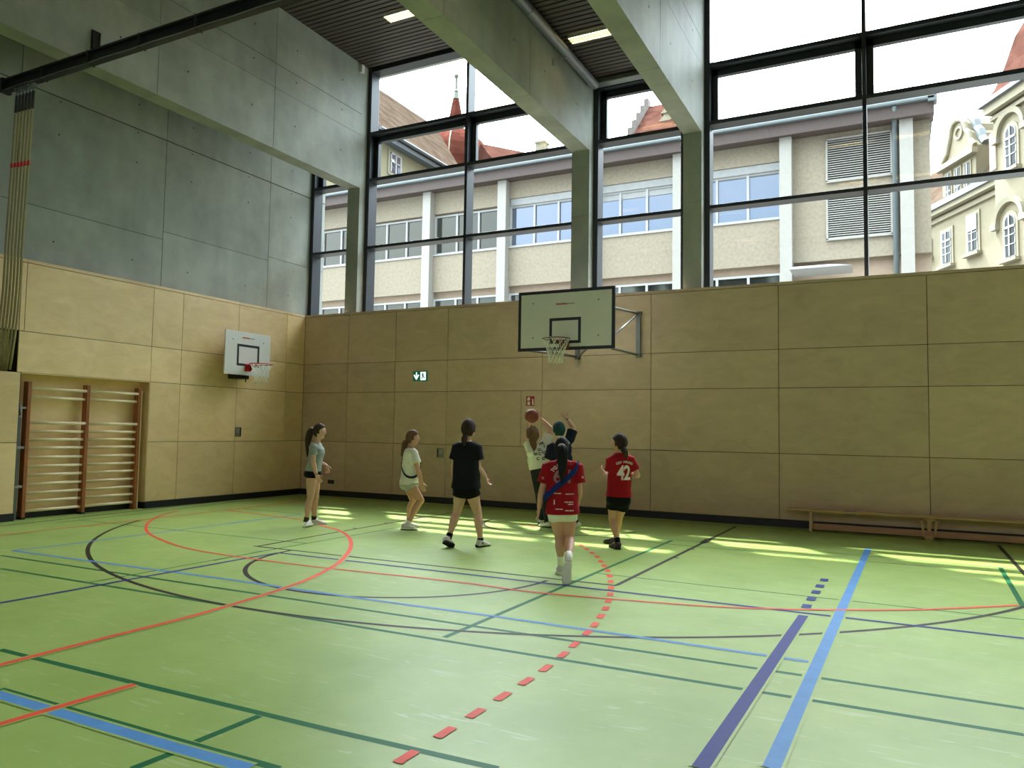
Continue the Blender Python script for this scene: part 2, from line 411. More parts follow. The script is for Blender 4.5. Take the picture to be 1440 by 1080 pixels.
w = MB(); w.box((0, -.012, 0), (XR, .02, .118)); struct('baseboard_back', w, M_BASE)

# ---- left wall: cladding, niches, concrete above
LY = [0, -.582, -1.991, -3.387, -4.046, -6.357]
w = MB()
w.box((-.28, -4.046, 0), (-.02, .02, 4.085)); w.box((-.28, -6.357, 2.332), (-.02, -4.046, 4.085)); w.box((-.28, -6.43, 2.98), (-.02, -6.357, 4.085))
w.box((-.28, YF, 0), (-.02, -6.357, 2.332)); w.box((-.28, YF, 2.99), (-.02, -6.43, 4.085)); w.box((-.28, YF, 2.332), (-.02, -7.3, 2.99))
w.box((-.45, YF, 0), (-.28, .87, 4.085))
struct('wall_left', w, M_GAP)
w = MB()
for i in range(4):
    for j in range(4): w.box((-.022, LY[i+1]+g, Z[j]+g), (0, LY[i]-g, Z[j+1]-g), .0015)
w.box((-.022, -6.43+g, 2.332+g), (0, -4.046-g, 2.987-g), .0015); w.box((-.022, -6.357+g, 2.987+g), (0, -4.046-g, 4.085-g), .0015)
w.box((-.022, -6.43, 2.987+g), (0, -6.357-g, 4.085-g), .0015)
for a, b in ((-6.37, -8.6), (-8.6, -10.8), (-10.8, -13), (-13, -15.2), (-15.2, YF)):
    w.box((-.022, b+g, .122), (0, a-g, 1.221-g), .0015); w.box((-.022, b+g, 1.221+g), (0, a-g, 2.328), .0015)
for a, b in ((-6.44, -8.6), (-8.6, -10.8), (-10.8, -13), (-13, -15.2), (-15.2, YF)):
    w.box((-.022, b+g, 2.99+g), (0, a-g, 4.085-g), .0015)
    if a < -7: w.box((-.022, b+g, 2.332+g), (0, a-g, 2.987-g), .0015)
w.box((-.022, -8.6+g, 2.332+g), (0, -7.3, 2.987-g))
# niche linings
w.box((-.275, -6.357, .1), (-.262, -4.046, 2.33)); w.box((-.262, -4.058, .122), (-.002, -4.047, 2.328)); w.box((-.262, -6.357, 2.318), (-.002, -4.058, 2.331))
w.box((-.275, -7.3, 2.332), (-.262, -6.43, 2.985))
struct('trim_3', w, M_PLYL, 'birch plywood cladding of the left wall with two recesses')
w = MB()
ys = [.37, -.582, -1.991, -3.387, -4.046, -6.357, -8.6, -10.8, -13, YF]
for a, b in zip(ys, ys[1:]): w.box((-.28, b+.002, 4.09), (0, a-.002, ZP))
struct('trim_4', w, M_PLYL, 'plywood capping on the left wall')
w = MB(); w.box((-.02, -4.046, 0), (.012, .0, .118)); w.box((-.275, -6.357, 0), (-.25, -4.046, .118)); w.box((-.02, YF, 0), (.012, -6.36, .118)); w.box((-.25, -4.06, 0), (.0, -4.046, .118))
struct('baseboard_left', w, M_BASE)
# concrete slabs over it
w = MB()
YJ = [.87, -.96, -3.70, -6.45, -9.2, -11.95, -14.7, YF]
ZJ = [[ZP, 5.36, 7.06, 9.95], [ZP, 5.27, 7.06, 9.95], [ZP, 5.11, 7.06, 9.95]]
for i in range(len(YJ)-1):
    zz = ZJ[min(i, 2)]
    for j in range(3):
        w.box((-.45, YJ[i+1]+.006, zz[j]+(.005 if j != 2 else .011)), (-.28, YJ[i]-.006, zz[j+1]-(.005 if j != 1 else .011)))
w.mat(1).box((-.44, YF, ZP), (-.285, .86, 9.95))
for y in (-.3, -1.6, -3.1, -4.33, -5.8, -7.1, -8.5):
    for z in (4.58, 6.42, 6.99, 7.53): w.cyl((-.281, y, z), (-.2785, y, z), .016, 10)
struct('wall_left_concrete', w, [M_CONC, M_JOINT], 'fair faced concrete wall over the left cladding')

# right and front walls (behind and beside the viewpoint)
w = MB(); w.box((XR, YF, 0), (XR+.2, .9, ZP)); w.mat(1).box((XR, YF, ZP), (XR+.2, .9, ZC)); struct('wall_right', w, [M_PLYB, M_CONC])
w = MB(); w.box((-.45, YF-.2, 0), (XR+.2, YF, ZP)); w.mat(1).box((-.45, YF-.2, 6.0), (XR+.2, YF, ZC))
for x in [-.45]+[c[0] for c in COLS]+[XR]: w.box((x, YF-.2, ZP), (x+.35, YF, 6.0))  # open band between these posts is added to let in fill daylight
struct('wall_front', w, [M_PLYB, M_CONC])

# ---- beams and columns
YJB = [.15, -2.56, -5.2, -7.9, -10.6, -13.3, YF]
for k, (x0, x1) in enumerate(COLS):
    w = MB()
    for a, b in zip(YJB, YJB[1:]):
        for z0, z1 in ((7.05, 8.28), (8.28, 8.78), (8.78, 9.95)):
            w.box((x0, b+.005, z0+(.006 if z0 > 8.7 else .003 if z0 > 7.1 else 0)), (x1, a-(.005 if a < .1 else 0), z1-(.006 if 8.7 < z1 < 9 else .003)))
    w.box((x0, .15, 7.05), (x1, .55, 9.95))
    w.mat(1).box((x0+.005, YF, 7.06), (x1-.005, .14, 9.94))
    for y in (-.55, -1.98, -3.14, -4.61, -5.9, -7.4):
        for z in (7.7, 8.62, 9.3): w.cyl((x1-.001, y, z), (x1+.0015, y, z), .018, 10)
    struct('concrete_beam', w, [M_CONC, M_JOINT], None)['label'] = ('deep concrete roof beam nearest the left wall', 'concrete roof beam with a steel pipe along its top', 'concrete roof beam left of the wide right window', *['concrete roof beam further along the hall']*3)[k]
    w = MB(); w.box((x0, .15, ZP), (x1, .55, 5.75)); w.box((x0, .15, 5.755), (x1, .55, 7.05))
    struct('concrete_column', w, M_CONC)['label'] = ('slim concrete column at the left corner window', 'slim concrete column over the big basketball backboard', 'slim concrete column left of the wide right window', *['concrete column further along the hall']*3)[k]

# ---- ceiling: dark void, slats between the beams (the narrow bays hang lower)
w = MB(); w.box((-.45, YF, 10.03), (XR+.2, .9, 10.3))
struct('ceiling', w, M_DARK)
def slats(x0, x1, z, name):
    w = MB(); y = .33
    while y > YF:
        w.box((x0, y-.095, z), (x1, y, z+.035)); y -= .13
    w.mat(1).box((x0, YF, z+.04), (x1, YW, z+.08))
    return struct(name, w, [M_SLAT, M_DARK], 'dark timber slatted ceiling between concrete beams')
BAYS = [(-.28, 1.02, 9.95), (1.36, 6.64, 9.95), (7.0, 8.85, 8.44), (9.19, 14.6, 9.95), (14.95, 16.8, 8.44), (17.15, 22.4, 9.95), (22.75, XR, 8.44)]
for a, b, z in BAYS: slats(a, b, z, 'ceiling_slats')

# ---- windows
def window(n, x0, x1, mids, head, label, hide_left=False):
    w = MB(); d0, d1 = YW, YW+.29
    for z0, z1 in ((ZP, ZP+.07), (5.665, 5.728), (7.24, 7.315), (8.345, 8.42)):
        if z0 < head: w.box((x0, d0, z0), (x1, d1, z1), .004)
    w.box((x0, d0, head-.09), (x1, d1, head+.04), .004)
    if head < 9: w.box((x0, d0, head), (x1, d1+.1, 10.0))
    w.box((x0, d0-.004, ZP), (x0+.1, d1+.004, head), .004); w.box((x1-.1, d0-.004, ZP), (x1, d1+.004, head), .004)
    for m in mids: w.box((m-.032, d0-.004, ZP), (m+.032, d1+.004, head), .004)
    o = struct('window_%d' % n, w, M_FRAME, label)
    xs = [x0+.1]+[q for m in mids for q in (m-.032, m+.032)]+[x1-.1]
    for a, b in zip(xs[::2], xs[1::2]):
        s = MB(); y0, y1 = d1-.13, d1-.02; t = .115
        if b-a > .5:
            s.box((a, y0, 7.315), (b, y1, 7.315+t*.6), .003); s.box((a, y0, 8.345-t*1.1), (b, y1, 8.345), .003)
            s.box((a, y0, 7.315), (a+t, y1, 8.345), .003); s.box((b-t, y0, 7.315), (b, y1, 8.345), .003)
            s.build('window_sash', M_FRAME, o)
        s = MB(); zz = [ZP+.05, 5.68, 7.28, 8.38, head-.05]
        for z0, z1 in zip(zz, zz[1:]):
            if z1-z0 > .3: s.quad((a-.02, d1-.07, z0), (b+.02, d1-.07, z0), (b+.02, d1-.07, z1), (a-.02, d1-.07, z1))
        s.build('window_pane', M_GLASS, o)
    return o
window(1, -.28, 1.02, [], 9.95, 'narrow black framed window in the left corner')
window(2, 1.36, 6.64, [4.06], 9.95, 'wide black framed window with the spire in view')
window(3, 7.0, 8.85, [], 8.44, 'narrow black framed window over the backboard bracket')
window(4, 9.19, 14.6, [11.885], 9.95, 'wide black framed window right of the columns')
window(5, 14.95, 16.8, [], 8.44, 'narrow window out of view on the right')  # this and the next two: unseen windows added for more daylight
window(6, 17.15, 22.4, [19.77], 9.95, 'wide window out of view on the right')
window(7, 22.75, XR, [], 8.44, 'narrow window out of view at the far right end')
w = MB(); w.box((-.45, .66, ZC), (XR+.2, .9, 10.3)); struct('wall_back_lintel', w, M_CONC, 'concrete lintel over the windows')
# ------------------------------------------------------------------ basketball hoops
M_CORD = plain('white net cord', srgb(232, 232, 222), .7)
M_RIMD = plain('backlit dark red rim', srgb(120, 40, 28), .4)  # red darkened so the colour carries the backlit shade
M_INKR = plain('red print', srgb(176, 48, 40), .5); M_INKG = plain('grey print', srgb(104, 104, 100), .5)
def hoop(name, label, loc, rot, bw, bh, tx, tz0, tz1, border, dist, rimz, redmat, arms):
    """board frame: x along the board, -y towards the court, z up, origin under the board centre on the floor at the board face"""
    root = empty(name, loc, label, 'basketball hoop'); root.rotation_euler = (0, 0, rot); bpy.context.view_layer.update()
    M = root.matrix_world.copy()
    kids = []
    def fin(mb, nm, mat, par=root, lab=None, smooth=False):
        bmesh.ops.transform(mb.bm, matrix=M, verts=mb.bm.verts)
        o = mb.build(nm, mat, par, smooth)
        if lab: o['label'] = lab
        return o
    z0 = rimz-(.15 if bh > 1 else .16)
    if arms == 'small': z0 = 2.583
    b = MB(); b.box((-bw/2, 0, z0), (bw/2, .03, z0+bh), .004); bd = fin(b, 'backboard', M_WHITE, lab='white backboard')
    if border:
        t = .05; b = MB()
        for q in (((-bw/2, z0), (bw/2, z0+t)), ((-bw/2, z0+bh-t), (bw/2, z0+bh)), ((-bw/2, z0+t), (-bw/2+t, z0+bh-t)), ((bw/2-t, z0+t), (bw/2, z0+bh-t))):
            b.box((q[0][0]-.001, -.0025, q[0][1]-.001), (q[1][0]+.001, .0, q[1][1]+.001))
        b.box((-bw/2-.002, -.002, z0-.002), (-bw/2, .031, z0+bh+.002)); b.box((bw/2, -.002, z0-.002), (bw/2+.002, .031, z0+bh+.002))
        b.box((-bw/2, -.002, z0-.003), (bw/2, .031, z0)); b.box((-bw/2, -.002, z0+bh), (bw/2, .031, z0+bh+.003))
        fin(b, 'board_border', M_BLACK, bd, 'black border line')
    t = .05; b = MB()
    for q in (((-tx, tz1-t), (tx, tz1)), ((-tx, tz0), (tx, tz0+t)), ((-tx, tz0+t), (-tx+t, tz1-t)), ((tx-t, tz0+t), (tx, tz1-t))):
        b.box((q[0][0], -.002, q[0][1]), (q[1][0], 0, q[1][1]))
    fin(b, 'target_square', M_BLACK, bd, 'black target rectangle')
    # the maker's mark: a short red word followed by a grey one, too small to read
    b = MB(); zl = z0+bh*.765 if bh > 1 else z0+bh*.865; sc = 1 if bh > 1 else .95; x = -.175*sc+(0 if bh > 1 else .0)
    for i in range(9):
        w_ = .0235*sc; h = .030*sc
        b.mat(0 if i < 9 else 1).box((x+i*w_, -.0015, zl-h/2), (x+i*w_+w_*.78, 0, zl+h/2))
    fin(b, 'board_mark', M_INKR, bd, 'small red and grey mark')
    b = MB()
    for i in range(6):
        w_ = .0225*sc; h = .022*sc; b.box((x+.218*sc+i*w_, -.0015, zl-h/2), (x+.218*sc+i*w_+w_*.6, 0, zl+h/2))
    fin(b, 'board_mark', M_INKG, bd, 'grey end of the board mark')
    for sx in (-1, 1):
        for zz in ((.22, .8) if bh > 1 else (.8,)):
            b = MB(); b.cyl((sx*bw*.34, -.004, z0+bh*zz), (sx*bw*.34, 0, z0+bh*zz), .014, 10); fin(b, 'board_bolt', M_GREYST, bd)
    # rim, plate, net
    yc = -.15-.225
    b = MB(); b.ring((0, yc, rimz), (1, 0, 0), (0, 1, 0), .232, .010, 40, 10); 
    b.tube([(-.07, -.01, rimz-.03), (-.10, -.16, rimz-.004)], .008); b.tube([(.07, -.01, rimz-.03), (.10, -.16, rimz-.004)], .008)
    rim = fin(b, 'rim', redmat, smooth=True)
    b = MB(); b.box((-.08, -.012, rimz-.14), (.08, 0, rimz+.012), .003); b.box((-.075, -.15, rimz-.012), (.075, -.012, rimz-.002), .002)
    b.hexa([V((-.075, -.012, rimz-.12)), V((-.06, -.012, rimz-.12)), V((-.06, -.012, rimz-.012)), V((-.075, -.012, rimz-.012)), V((-.075, -.02, rimz-.12)), V((-.06, -.02, rimz-.12)), V((-.06, -.14, rimz-.012)), V((-.075, -.14, rimz-.012))])
    b.hexa([V((.06, -.012, rimz-.12)), V((.075, -.012, rimz-.12)), V((.075, -.012, rimz-.012)), V((.06, -.012, rimz-.012)), V((.06, -.02, rimz-.12)), V((.075, -.02, rimz-.12)), V((.075, -.14, rimz-.012)), V((.06, -.14, rimz-.012))])
    fin(b, 'rim_plate', redmat)
    b = MB(); n = 12
    lev = [(0, .226), (-.09, .19), (-.18, .155), (-.27, .13), (-.35, .122), (-.42, .125)]
    if arms == 'small': lev = [(0, .226), (-.08, .175), (-.17, .135), (-.26, .12), (-.34, .118), (-.40, .12)]
    for k in range(n):
        for s_ in (1, -1):
            pts = []
            for i, (dz, r) in enumerate(lev):
                a = 2*PI*(k+s_*i*.5)/n; j = .006*math.sin(k*5.1+i*2.3)
                pts.append((r*math.cos(a)+j, yc+r*math.sin(a)-j, rimz+dz+.3*j))
            b.tube(pts, .0045, 6)
    for k in range(n): b.sphere((.226*math.cos(2*PI*k/n), yc+.226*math.sin(2*PI*k/n), rimz-.012), .009, 8, 6)
    fin(b, 'net', M_CORD, smooth=True)
    # wall frame behind
    if arms == 'big':
        yb = dist-.02
        for sx, xx in ((-1, -.345), (1, .865)):
            b = MB(); b.box((xx-.04, yb-.05, z0+.0), (xx+.04, yb+.0, z0+.82), .004); b.box((xx-.06, yb-.012, z0-.03), (xx+.06, yb, z0+.04)); b.box((xx-.06, yb-.012, z0+.76), (xx+.06, yb, z0+.83))
            fin(b, 'wall_post', M_GREYST)
            b = MB(); tx_ = xx-.02
            for za, zb in ((.02, .0), (.79, .69)):
                b.tube([(tx_, yb-.04, z0+za), (xx+(-.02 if sx > 0 else .0), .035, z0+zb)], .022, 8)
            fin(b, 'bracket_arm', M_GREYST)
            b = MB(); b.tube([(tx_, yb-.05, z0+.76), (xx-.02, .04, z0+.20)], .016, 10); fin(b, 'diagonal_brace', M_STEEL, smooth=True)
        b = MB(); b.tube([(-.345, yb-.04, z0+.0), (.40, .03, z0+.02)], .02, 8); b.tube([(-.345, yb-.04, z0+.02), (-.75, .03, z0+.02)], .02, 8); fin(b, 'bracket_arm', M_GREYST)
        b = MB(); b.box((-.6, .03, z0+.05), (.6, .06, z0+.11)); b.box((-.6, .03, z0+.66), (.6, .06, z0+.72)); b.box((-.6, .03, z0+.11), (-.54, .06, z0+.66)); b.box((.54, .03, z0+.11), (.6, .06, z0+.66))
        fin(b, 'board_frame', M_GREYST)
        b = MB(); b.tube([(-.345, yb-.05, z0-.01), (-.345, yb-.06, z0-.13)], .012, 8); b.ring((-.345, yb-.06, z0-.15), (0, 0, 1), (1, 0, 0), .025, .006, 14, 6); fin(b, 'crank_eye', M_STEEL)
    else:
        b = MB(); b.box((-.2, .03, z0+.08), (.2, dist-.0004, z0+.14)); b.box((-.2, .03, z0+.62), (.2, dist-.0004, z0+.68)); b.box((-.2, .03, z0+.14), (-.15, dist-.0004, z0+.62)); b.box((.15, .03, z0+.14), (.2, dist-.0004, z0+.62))
        fin(b, 'wall_bracket', M_GREYST)
        b = MB(); b.box((-.21, .06, z0-.07), (.1, dist-.02, z0+.02), .004); b.box((-.05, .05, z0-.06), (.02, .1, z0+.08)); b.tube([(.06, .1, z0-.06), (.05, .1, z0-.13)], .012, 8); b.box((-.2, .1, z0), (-.1, dist-.0004, z0+.1)); fin(b, 'height_adjuster', M_BLACK)
    return root
hoop('basketball_hoop', 'large white basketball backboard with black border on the wall under the windows', (7.215, -1.47, 0), 0, 1.8, 1.05, .295, 3.05, 3.50, True, 1.47, 3.09, M_RIMD, 'big')
hoop('basketball_hoop', 'small borderless basketball backboard on the left wall over the recessed latch', (.35, -2.04, 0), PI/2, 1.215, .89, .30, 2.77, 3.215, False, .35, 2.805, M_RED, 'small')

# ------------------------------------------------------------------ wall bars in the recess
wb = empty('wall_bars', (-.15, -5.2, 0), 'wooden wall bars with pale rungs in the recess of the left wall', 'wall bars')
for y in (-6.165, -5.17, -4.18):
    b = MB(); b.box((-.21, y-.03, .0 if y > -5 else .02), (-.085, y+.03, 2.2), .006); b.build('upright', M_UPR, wb)
b = MB(); b.box((-.21, -4.148, 0), (-.09, -4.125, 2.16), .004); b.build('edge_strip', M_BARS, wb)['label'] = 'pale edge strip beside the right upright'
for z in (2.094, 1.952, 1.541, 1.399, 1.268, 1.131, .978, .836, .695, .55, .408, .272, .127):
    for y0, y1 in ((-6.135, -5.2), (-5.14, -4.21)):
        xo = -.105 if z in (2.094, 1.541) else -.135
        b = MB(); b.tube([(xo, y0-.02, z), (xo, y1+.02, z)], .0195, 12, flat=1.25); b.build('rung', M_BARS, wb, True)
for y in (-6.165, -5.17):
    b = MB(); b.box((-.215, y-.035, 0), (-.08, y+.035, .035), .004); b.build('foot', M_BLACK, wb)
b = MB(); b.box((-.2, -6.325, 0), (-.13, -6.245, 1.62), .004); b.build('hinge_post', M_GREYST, wb)
for z in (.5, 1.12):
    b = MB(); b.box((-.21, -6.34, z), (-.10, -6.19, z+.04), .003); b.build('hinge_clamp', M_STEEL, wb)
b = MB(); b.box((-.19, -6.33, 1.76), (-.1, -6.2, 1.79)); b.tube([(-.11, -6.3, 1.84), (-.11, -6.27, 1.66)], .016, 10); b.box((-.17, -6.29, 1.62), (-.13, -6.26, 1.78))
b.build('latch', M_STEEL, wb)

# ------------------------------------------------------------------ climbing rope track and its bundle of ropes
M_ROPE = plain('hemp rope', srgb(150, 140, 100), .8, sx=(8, 8, 30), var=.2)
M_SLV = plain('dark rope sleeve', srgb(52, 52, 44), .7)
tr = empty('rope_track', (.16, -6.85, 6.75), 'long black climbing rope track crossing below the roof beams', 'rail')
b = MB(); b.box((-.02, -6.90, 6.66), (23, -6.80, 6.69), .003); b.box((-.02, -6.865, 6.69), (23, -6.835, 6.83)); b.box((-.02, -6.91, 6.82), (23, -6.79, 6.85), .003); b.build('track_beam', M_BLACK, tr)
b = MB(); b.tube([(-.02+i*.5, -6.91, 6.665+(.004 if i % 2 else -.004)) for i in range(46)], .007, 8); b.build('cable', M_GREYST, tr, True)
b = MB(); b.box((1.365, -6.39, 7.24), (1.40, -6.26, 7.58), .003); b.box((1.40, -6.385, 7.25), (1.415, -6.365, 7.57)); b.box((1.40, -6.285, 7.25), (1.415, -6.265, 7.57))
b.tube([(1.39, -6.33, 7.26), (2.15, -6.84, 6.83)], .02, 8); b.build('hanger', M_BLACK, tr)
for x in (1.0, 2.1, 3.2, 4.3):
    b = MB(); b.box((x-.008, -6.914, 6.652), (x+.008, -6.788, 6.854)); b.build('clamp', M_SLV, tr)
b = MB(); b.box((-.02, -6.93, 6.64), (.06, -6.77, 6.87), .01); b.build('end_stop', M_BLACK, tr)
ORD = ['first', 'second', 'third', 'fourth', 'fifth', 'sixth', 'seventh']
for i in range(6):
    x = .34+i*.085; top = V((x, -6.85, 6.52)); bot = V((-.14+i*.03, -6.72+.035*i, 2.36)); mid = V((x*.55-.01+i*.012, -6.80+.015*i, 4.2))
    r = empty('climbing_rope', top, 'hanging climbing rope with a red mark, %s from the left in its bundle' % ORD[i], 'rope', 'climbing ropes bundled at the left wall')
    P_ = [top.lerp(mid, t/6) for t in range(6)]
    for t in range(9):
        u = t/8; q = mid.lerp(bot, u); q.x += .10*math.sin(PI*u)*(.6 if u < .8 else .6); P_.append(q)
    b = MB(); b.tube(P_, .017, 10); b.build('rope', M_ROPE, r, True)
    d = (mid-top).normalized()
    b = MB(); b.tube([top+V((0, 0, .02)), top+d*.24], .021, 10); b.build('sleeve', M_SLV, r, True)
    mk = top.lerp(mid, (6.52-5.47)/(6.52-4.2)); b = MB(); b.tube([mk-d*.035, mk+d*.035], .0205, 10); b.build('height_mark', M_RED, r, True)
    b = MB(); b.box((x-.03, -6.885, 6.60), (x+.03, -6.815, 6.665), .004); b.cyl((x, -6.85, 6.52), (x, -6.85, 6.61), .012, 8); b.build('trolley', M_GREYST, r)

# ------------------------------------------------------------------ bench by the wall
M_BENCH = plain('varnished pine', srgb(184, 150, 100), .35, sx=(.4, 6, 6), var=.12)
M_BRED = plain('reddish pine rail', srgb(170, 126, 96), .4, sx=(.4, 6, 6), var=.14)
bn = empty('gymnastics_bench', (12.7, -.26, 0), 'long low wooden gym bench along the wall on the right', 'bench')
b = MB(); b.box((10.69, -.38, .315), (14.75, -.13, .35), .008); b.build('seat', M_BENCH, bn)
b = MB(); b.box((11.04, -.30, .03), (14.45, -.255, .125), .006); b.build('beam', M_BRED, bn)
for x in (11.03, 14.42):
    b = MB(); b.prism([(x, -.37, 0), (x, -.14, 0), (x, -.18, .316), (x, -.33, .316)], (.045, 0, 0)); b.build('leg', M_BENCH, bn)
b = MB()
for s in (-1, 1): b.prism([(12.72+s*.055, -.33, .0), (12.72+s*.10, -.33, .0) if False else (12.72+s*.075, -.33, .0), (12.72+s*.13, -.33, .315), (12.72+s*.085, -.33, .315)], (0, .04, 0))
b.box((12.6, -.33, .28), (12.84, -.29, .316)); b.box((12.645, -.33, .0), (12.795, -.29, .045)); b.build('leg', M_BENCH, bn)['label'] = 'pale trapezoid middle support'
b = MB(); b.box((12.695, -.32, .12), (12.745, -.30, .285)); b.build('strut', M_BENCH, bn)
b = MB(); b.box((11.55, -.36, .35), (11.72, -.33, .36), .003); b.box((11.55, -.37, .295), (11.72, -.34, .316)); b.build('hook_plate', M_GREYST, bn)

# ------------------------------------------------------------------ signs, sockets, latches on the walls
M_GREEN = glow('exit sign green', srgb(14, 74, 52), .35); M_LIT = glow('lit white', srgb(226, 255, 246), .8)
ex = empty('exit_sign', (3.265, 0, 2.655), 'lit green emergency exit sign with down arrow on the plywood wall', 'sign')
b = MB(); b.box((3.09, -.04, 2.55), (3.44, -.001, 2.765), .006); b.build('housing', M_GREEN, ex)
b = MB(); Y = -.0425
b.prism([(3.169, Y, 2.74), (3.191, Y, 2.74), (3.191, Y, 2.638), (3.228, Y, 2.69), (3.25, Y, 2.68), (3.18, Y, 2.58), (3.11, Y, 2.68), (3.132, Y, 2.69), (3.169, Y, 2.638)], (0, .002, 0)); b.build('down_arrow', M_LIT, ex)
b = MB(); b.box((3.285, -.0425, 2.575), (3.415, -.04, 2.745)); dr = b.build('door_symbol', M_LIT, ex)
b = MB(); Y = -.0445
b.ring((3.345, Y, 2.715), (1, 0, 0), (0, 0, 1), .009, .009, 12, 6)
for q in (((3.34, 2.70), (3.352, 2.655), .009), ((3.342, 2.695), (3.312, 2.675), .006), ((3.348, 2.695), (3.378, 2.68), .006), ((3.352, 2.657), (3.385, 2.625), .007), ((3.385, 2.625), (3.40, 2.60), .006), ((3.35, 2.657), (3.33, 2.615), .007), ((3.33, 2.615), (3.30, 2.60), .006)):
    (x0, z0), (x1, z1), r_ = q; r_ *= 1.7; b.tube([(x0, Y, z0), (x1, Y, z1)], r_, 6)
b.build('running_figure', M_GREEN, dr)
M_SRED = plain('red sign', srgb(150, 26, 30), .4); M_SWH = plain('white print', srgb(230, 214, 206), .5)
fs = empty('fire_sign', (5.865, 0, 2.12), 'small red fire extinguisher sign above the raised ball', 'sign')
b = MB(); b.box((5.775, -.006, 2.025), (5.955, -.001, 2.215), .001); b.build('plate', M_SRED, fs)
b = MB(); Y = -.008
b.box((5.805, Y, 2.04), (5.86, -.006, 2.11)); b.prism([(5.795, Y, 2.14), (5.81, Y, 2.195), (5.845, Y, 2.2), (5.865, Y, 2.17), (5.855, Y, 2.135), (5.82, Y, 2.125)], (0, .002, 0)); b.build('extinguisher_symbol', M_SWH, fs)
b = MB(); b.prism([(5.905, Y, 2.045), (5.935, Y, 2.04), (5.945, Y, 2.08), (5.93, Y, 2.11), (5.938, Y, 2.15), (5.915, Y, 2.165), (5.898, Y, 2.16), (5.912, Y, 2.13), (5.90, Y, 2.105), (5.912, Y, 2.075)], (0, .002, 0)); b.build('flame_symbol', M_SWH, fs)
M_PLATE = plain('latch plate', srgb(136, 132, 112), .4, metal=.4)
def latch(p, nx, label):
    """recess plate with a dark slot; nx: along the wall"""
    out = V((1, 0, 0)) if abs(nx.y) > .5 else V((0, -1, 0)); up = V((0, 0, 1)); p = V(p)
    r = empty('wall_latch', p, label, 'latch')
    b = MB(); b.obox(p+out*.002, nx, up, out, .085, .10, .004, .002); b.build('plate', M_PLATE, r)
    b = MB(); b.obox(p+out*.004+nx*(.06 if abs(nx.y) > .5 else -.06), nx, up, out, .014, .085, .005); b.build('slot', M_BLACK, r)
    b = MB(); b.obox(p+out*.006-nx*(.015 if abs(nx.y) > .5 else -.02)+up*.02, nx, up, out, .045, .05, .006, .003); b.build('turn_grip', M_STEEL, r)
latch((0, -1.91, 1.415), V((0, 1, 0)), 'recessed metal latch on the left wall under the small backboard')
latch((3.795, 0, 1.045), V((1, 0, 0)), 'recessed metal latch low on the plywood wall beside the person in black')
so = empty('power_socket', (.91, 0, .315), 'dark double socket low on the plywood wall near the corner', 'socket')
b = MB(); b.box((.82, -.012, .27), (1.0, -.001, .36), .004); b.build('plate', plain('socket plate', srgb(60, 62, 58), .4), so)
for x in (.868, .952):
    b = MB(); b.cyl((x, -.0125, .315), (x, -.014, .315), .026, 18); b.build('outlet', M_BLACK, so)
sb = MB(); sb.box((1.36, .02, 9.72), (1.44, .12, 9.9), .006); tag(sb.build('detector_box', M_WHITE), 'small white box high on the left beam at the window corner', 'detector')

# ------------------------------------------------------------------ ceiling lamps, pipe, duct
M_TUBE = glow('fluorescent tube', (1.0, .87, .54, 1), LAMP_E); M_REFL = plain('lamp reflector', srgb(226, 214, 160), .25, metal=.6)
M_LREF = glow('lit reflector', (1.0, .84, .48, 1), LAMP_E*.5)
def lamp(x0, x1, y0, y1, z, label, group=None):
    r = empty('ceiling_lamp', ((x0+x1)/2, (y0+y1)/2, z), label, 'lamp', group)
    b = MB()
    b.box((x0, y0, z-.03), (x1, y0+.015, z+.03)); b.box((x0, y1-.015, z-.03), (x1, y1, z+.03)); b.box((x0, y0, z-.03), (x0+.015, y1, z+.03)); b.box((x1-.015, y0, z-.03), (x1, y1, z+.03))
    b.build('frame', M_WHITE, r)
    b = MB(); b.box((x0+.015, y0+.015, z+.02), (x1-.015, y1-.015, z+.03)); b.build('reflector', M_LREF, r)
    for t in (.22, .5, .78):
        y = y0+(y1-y0)*t; b = MB(); b.tube([(x0+.03, y, z), (x1-.03, y, z)], .012, 10); b.build('tube', M_TUBE, r, True)
    b = MB()
    for i in range(1, 20): x = x0+(x1-x0)*i/20; b.box((x-.003, y0+.015, z-.028), (x+.003, y1-.015, z-.012))
    for t in (.36, .64): y = y0+(y1-y0)*t; b.box((x0, y-.012, z-.028), (x1, y+.012, z+.0))
    b.build('louvre', M_REFL, r)
lamp(3.10, 4.32, -1.43, -1.17, 9.915, 'small lit ceiling lamp by the left beam, partly hidden')
lamp(7.27, 8.25, -1.66, -1.42, 8.405, 'bright long ceiling lamp in the narrow bay beside the steel pipe')
for x in (3.1, 10.6, 12.3, 18.2, 20.2):  # unseen lamp rows, wide and narrow bays, added as fill light
    for y in (-5.1, -8.8, -12.5):
        lamp(x, x+1.22, y, y+.26, 9.915, 'added fill lamp further along the hall, out of the picture', 'added fill lamps further along the hall')
for x in (7.27, 15.4, 23.2):
    for y in (-5.4, -9.1, -12.8): lamp(x, x+.98, y, y+.24, 8.405, 'added narrow bay fill lamp further along the hall, out of the picture', 'added narrow bay fill lamps further along the hall')
pi = empty('steel_pipe', (7.12, -4, 8.28), 'galvanised steel pipe running along the top of a roof beam', 'pipe')
b = MB(); b.tube([(7.13, -12.5, 8.29), (7.13, .07, 8.29)], .085, 18); b.build('pipe', M_STEEL, pi, True)
for y in (-2.9, -6, -9):
    b = MB(); b.ring((7.13, y, 8.29), (1, 0, 0), (0, 0, 1), .087, .006, 24, 6); b.build('joint_ring', M_STEEL, pi, True)
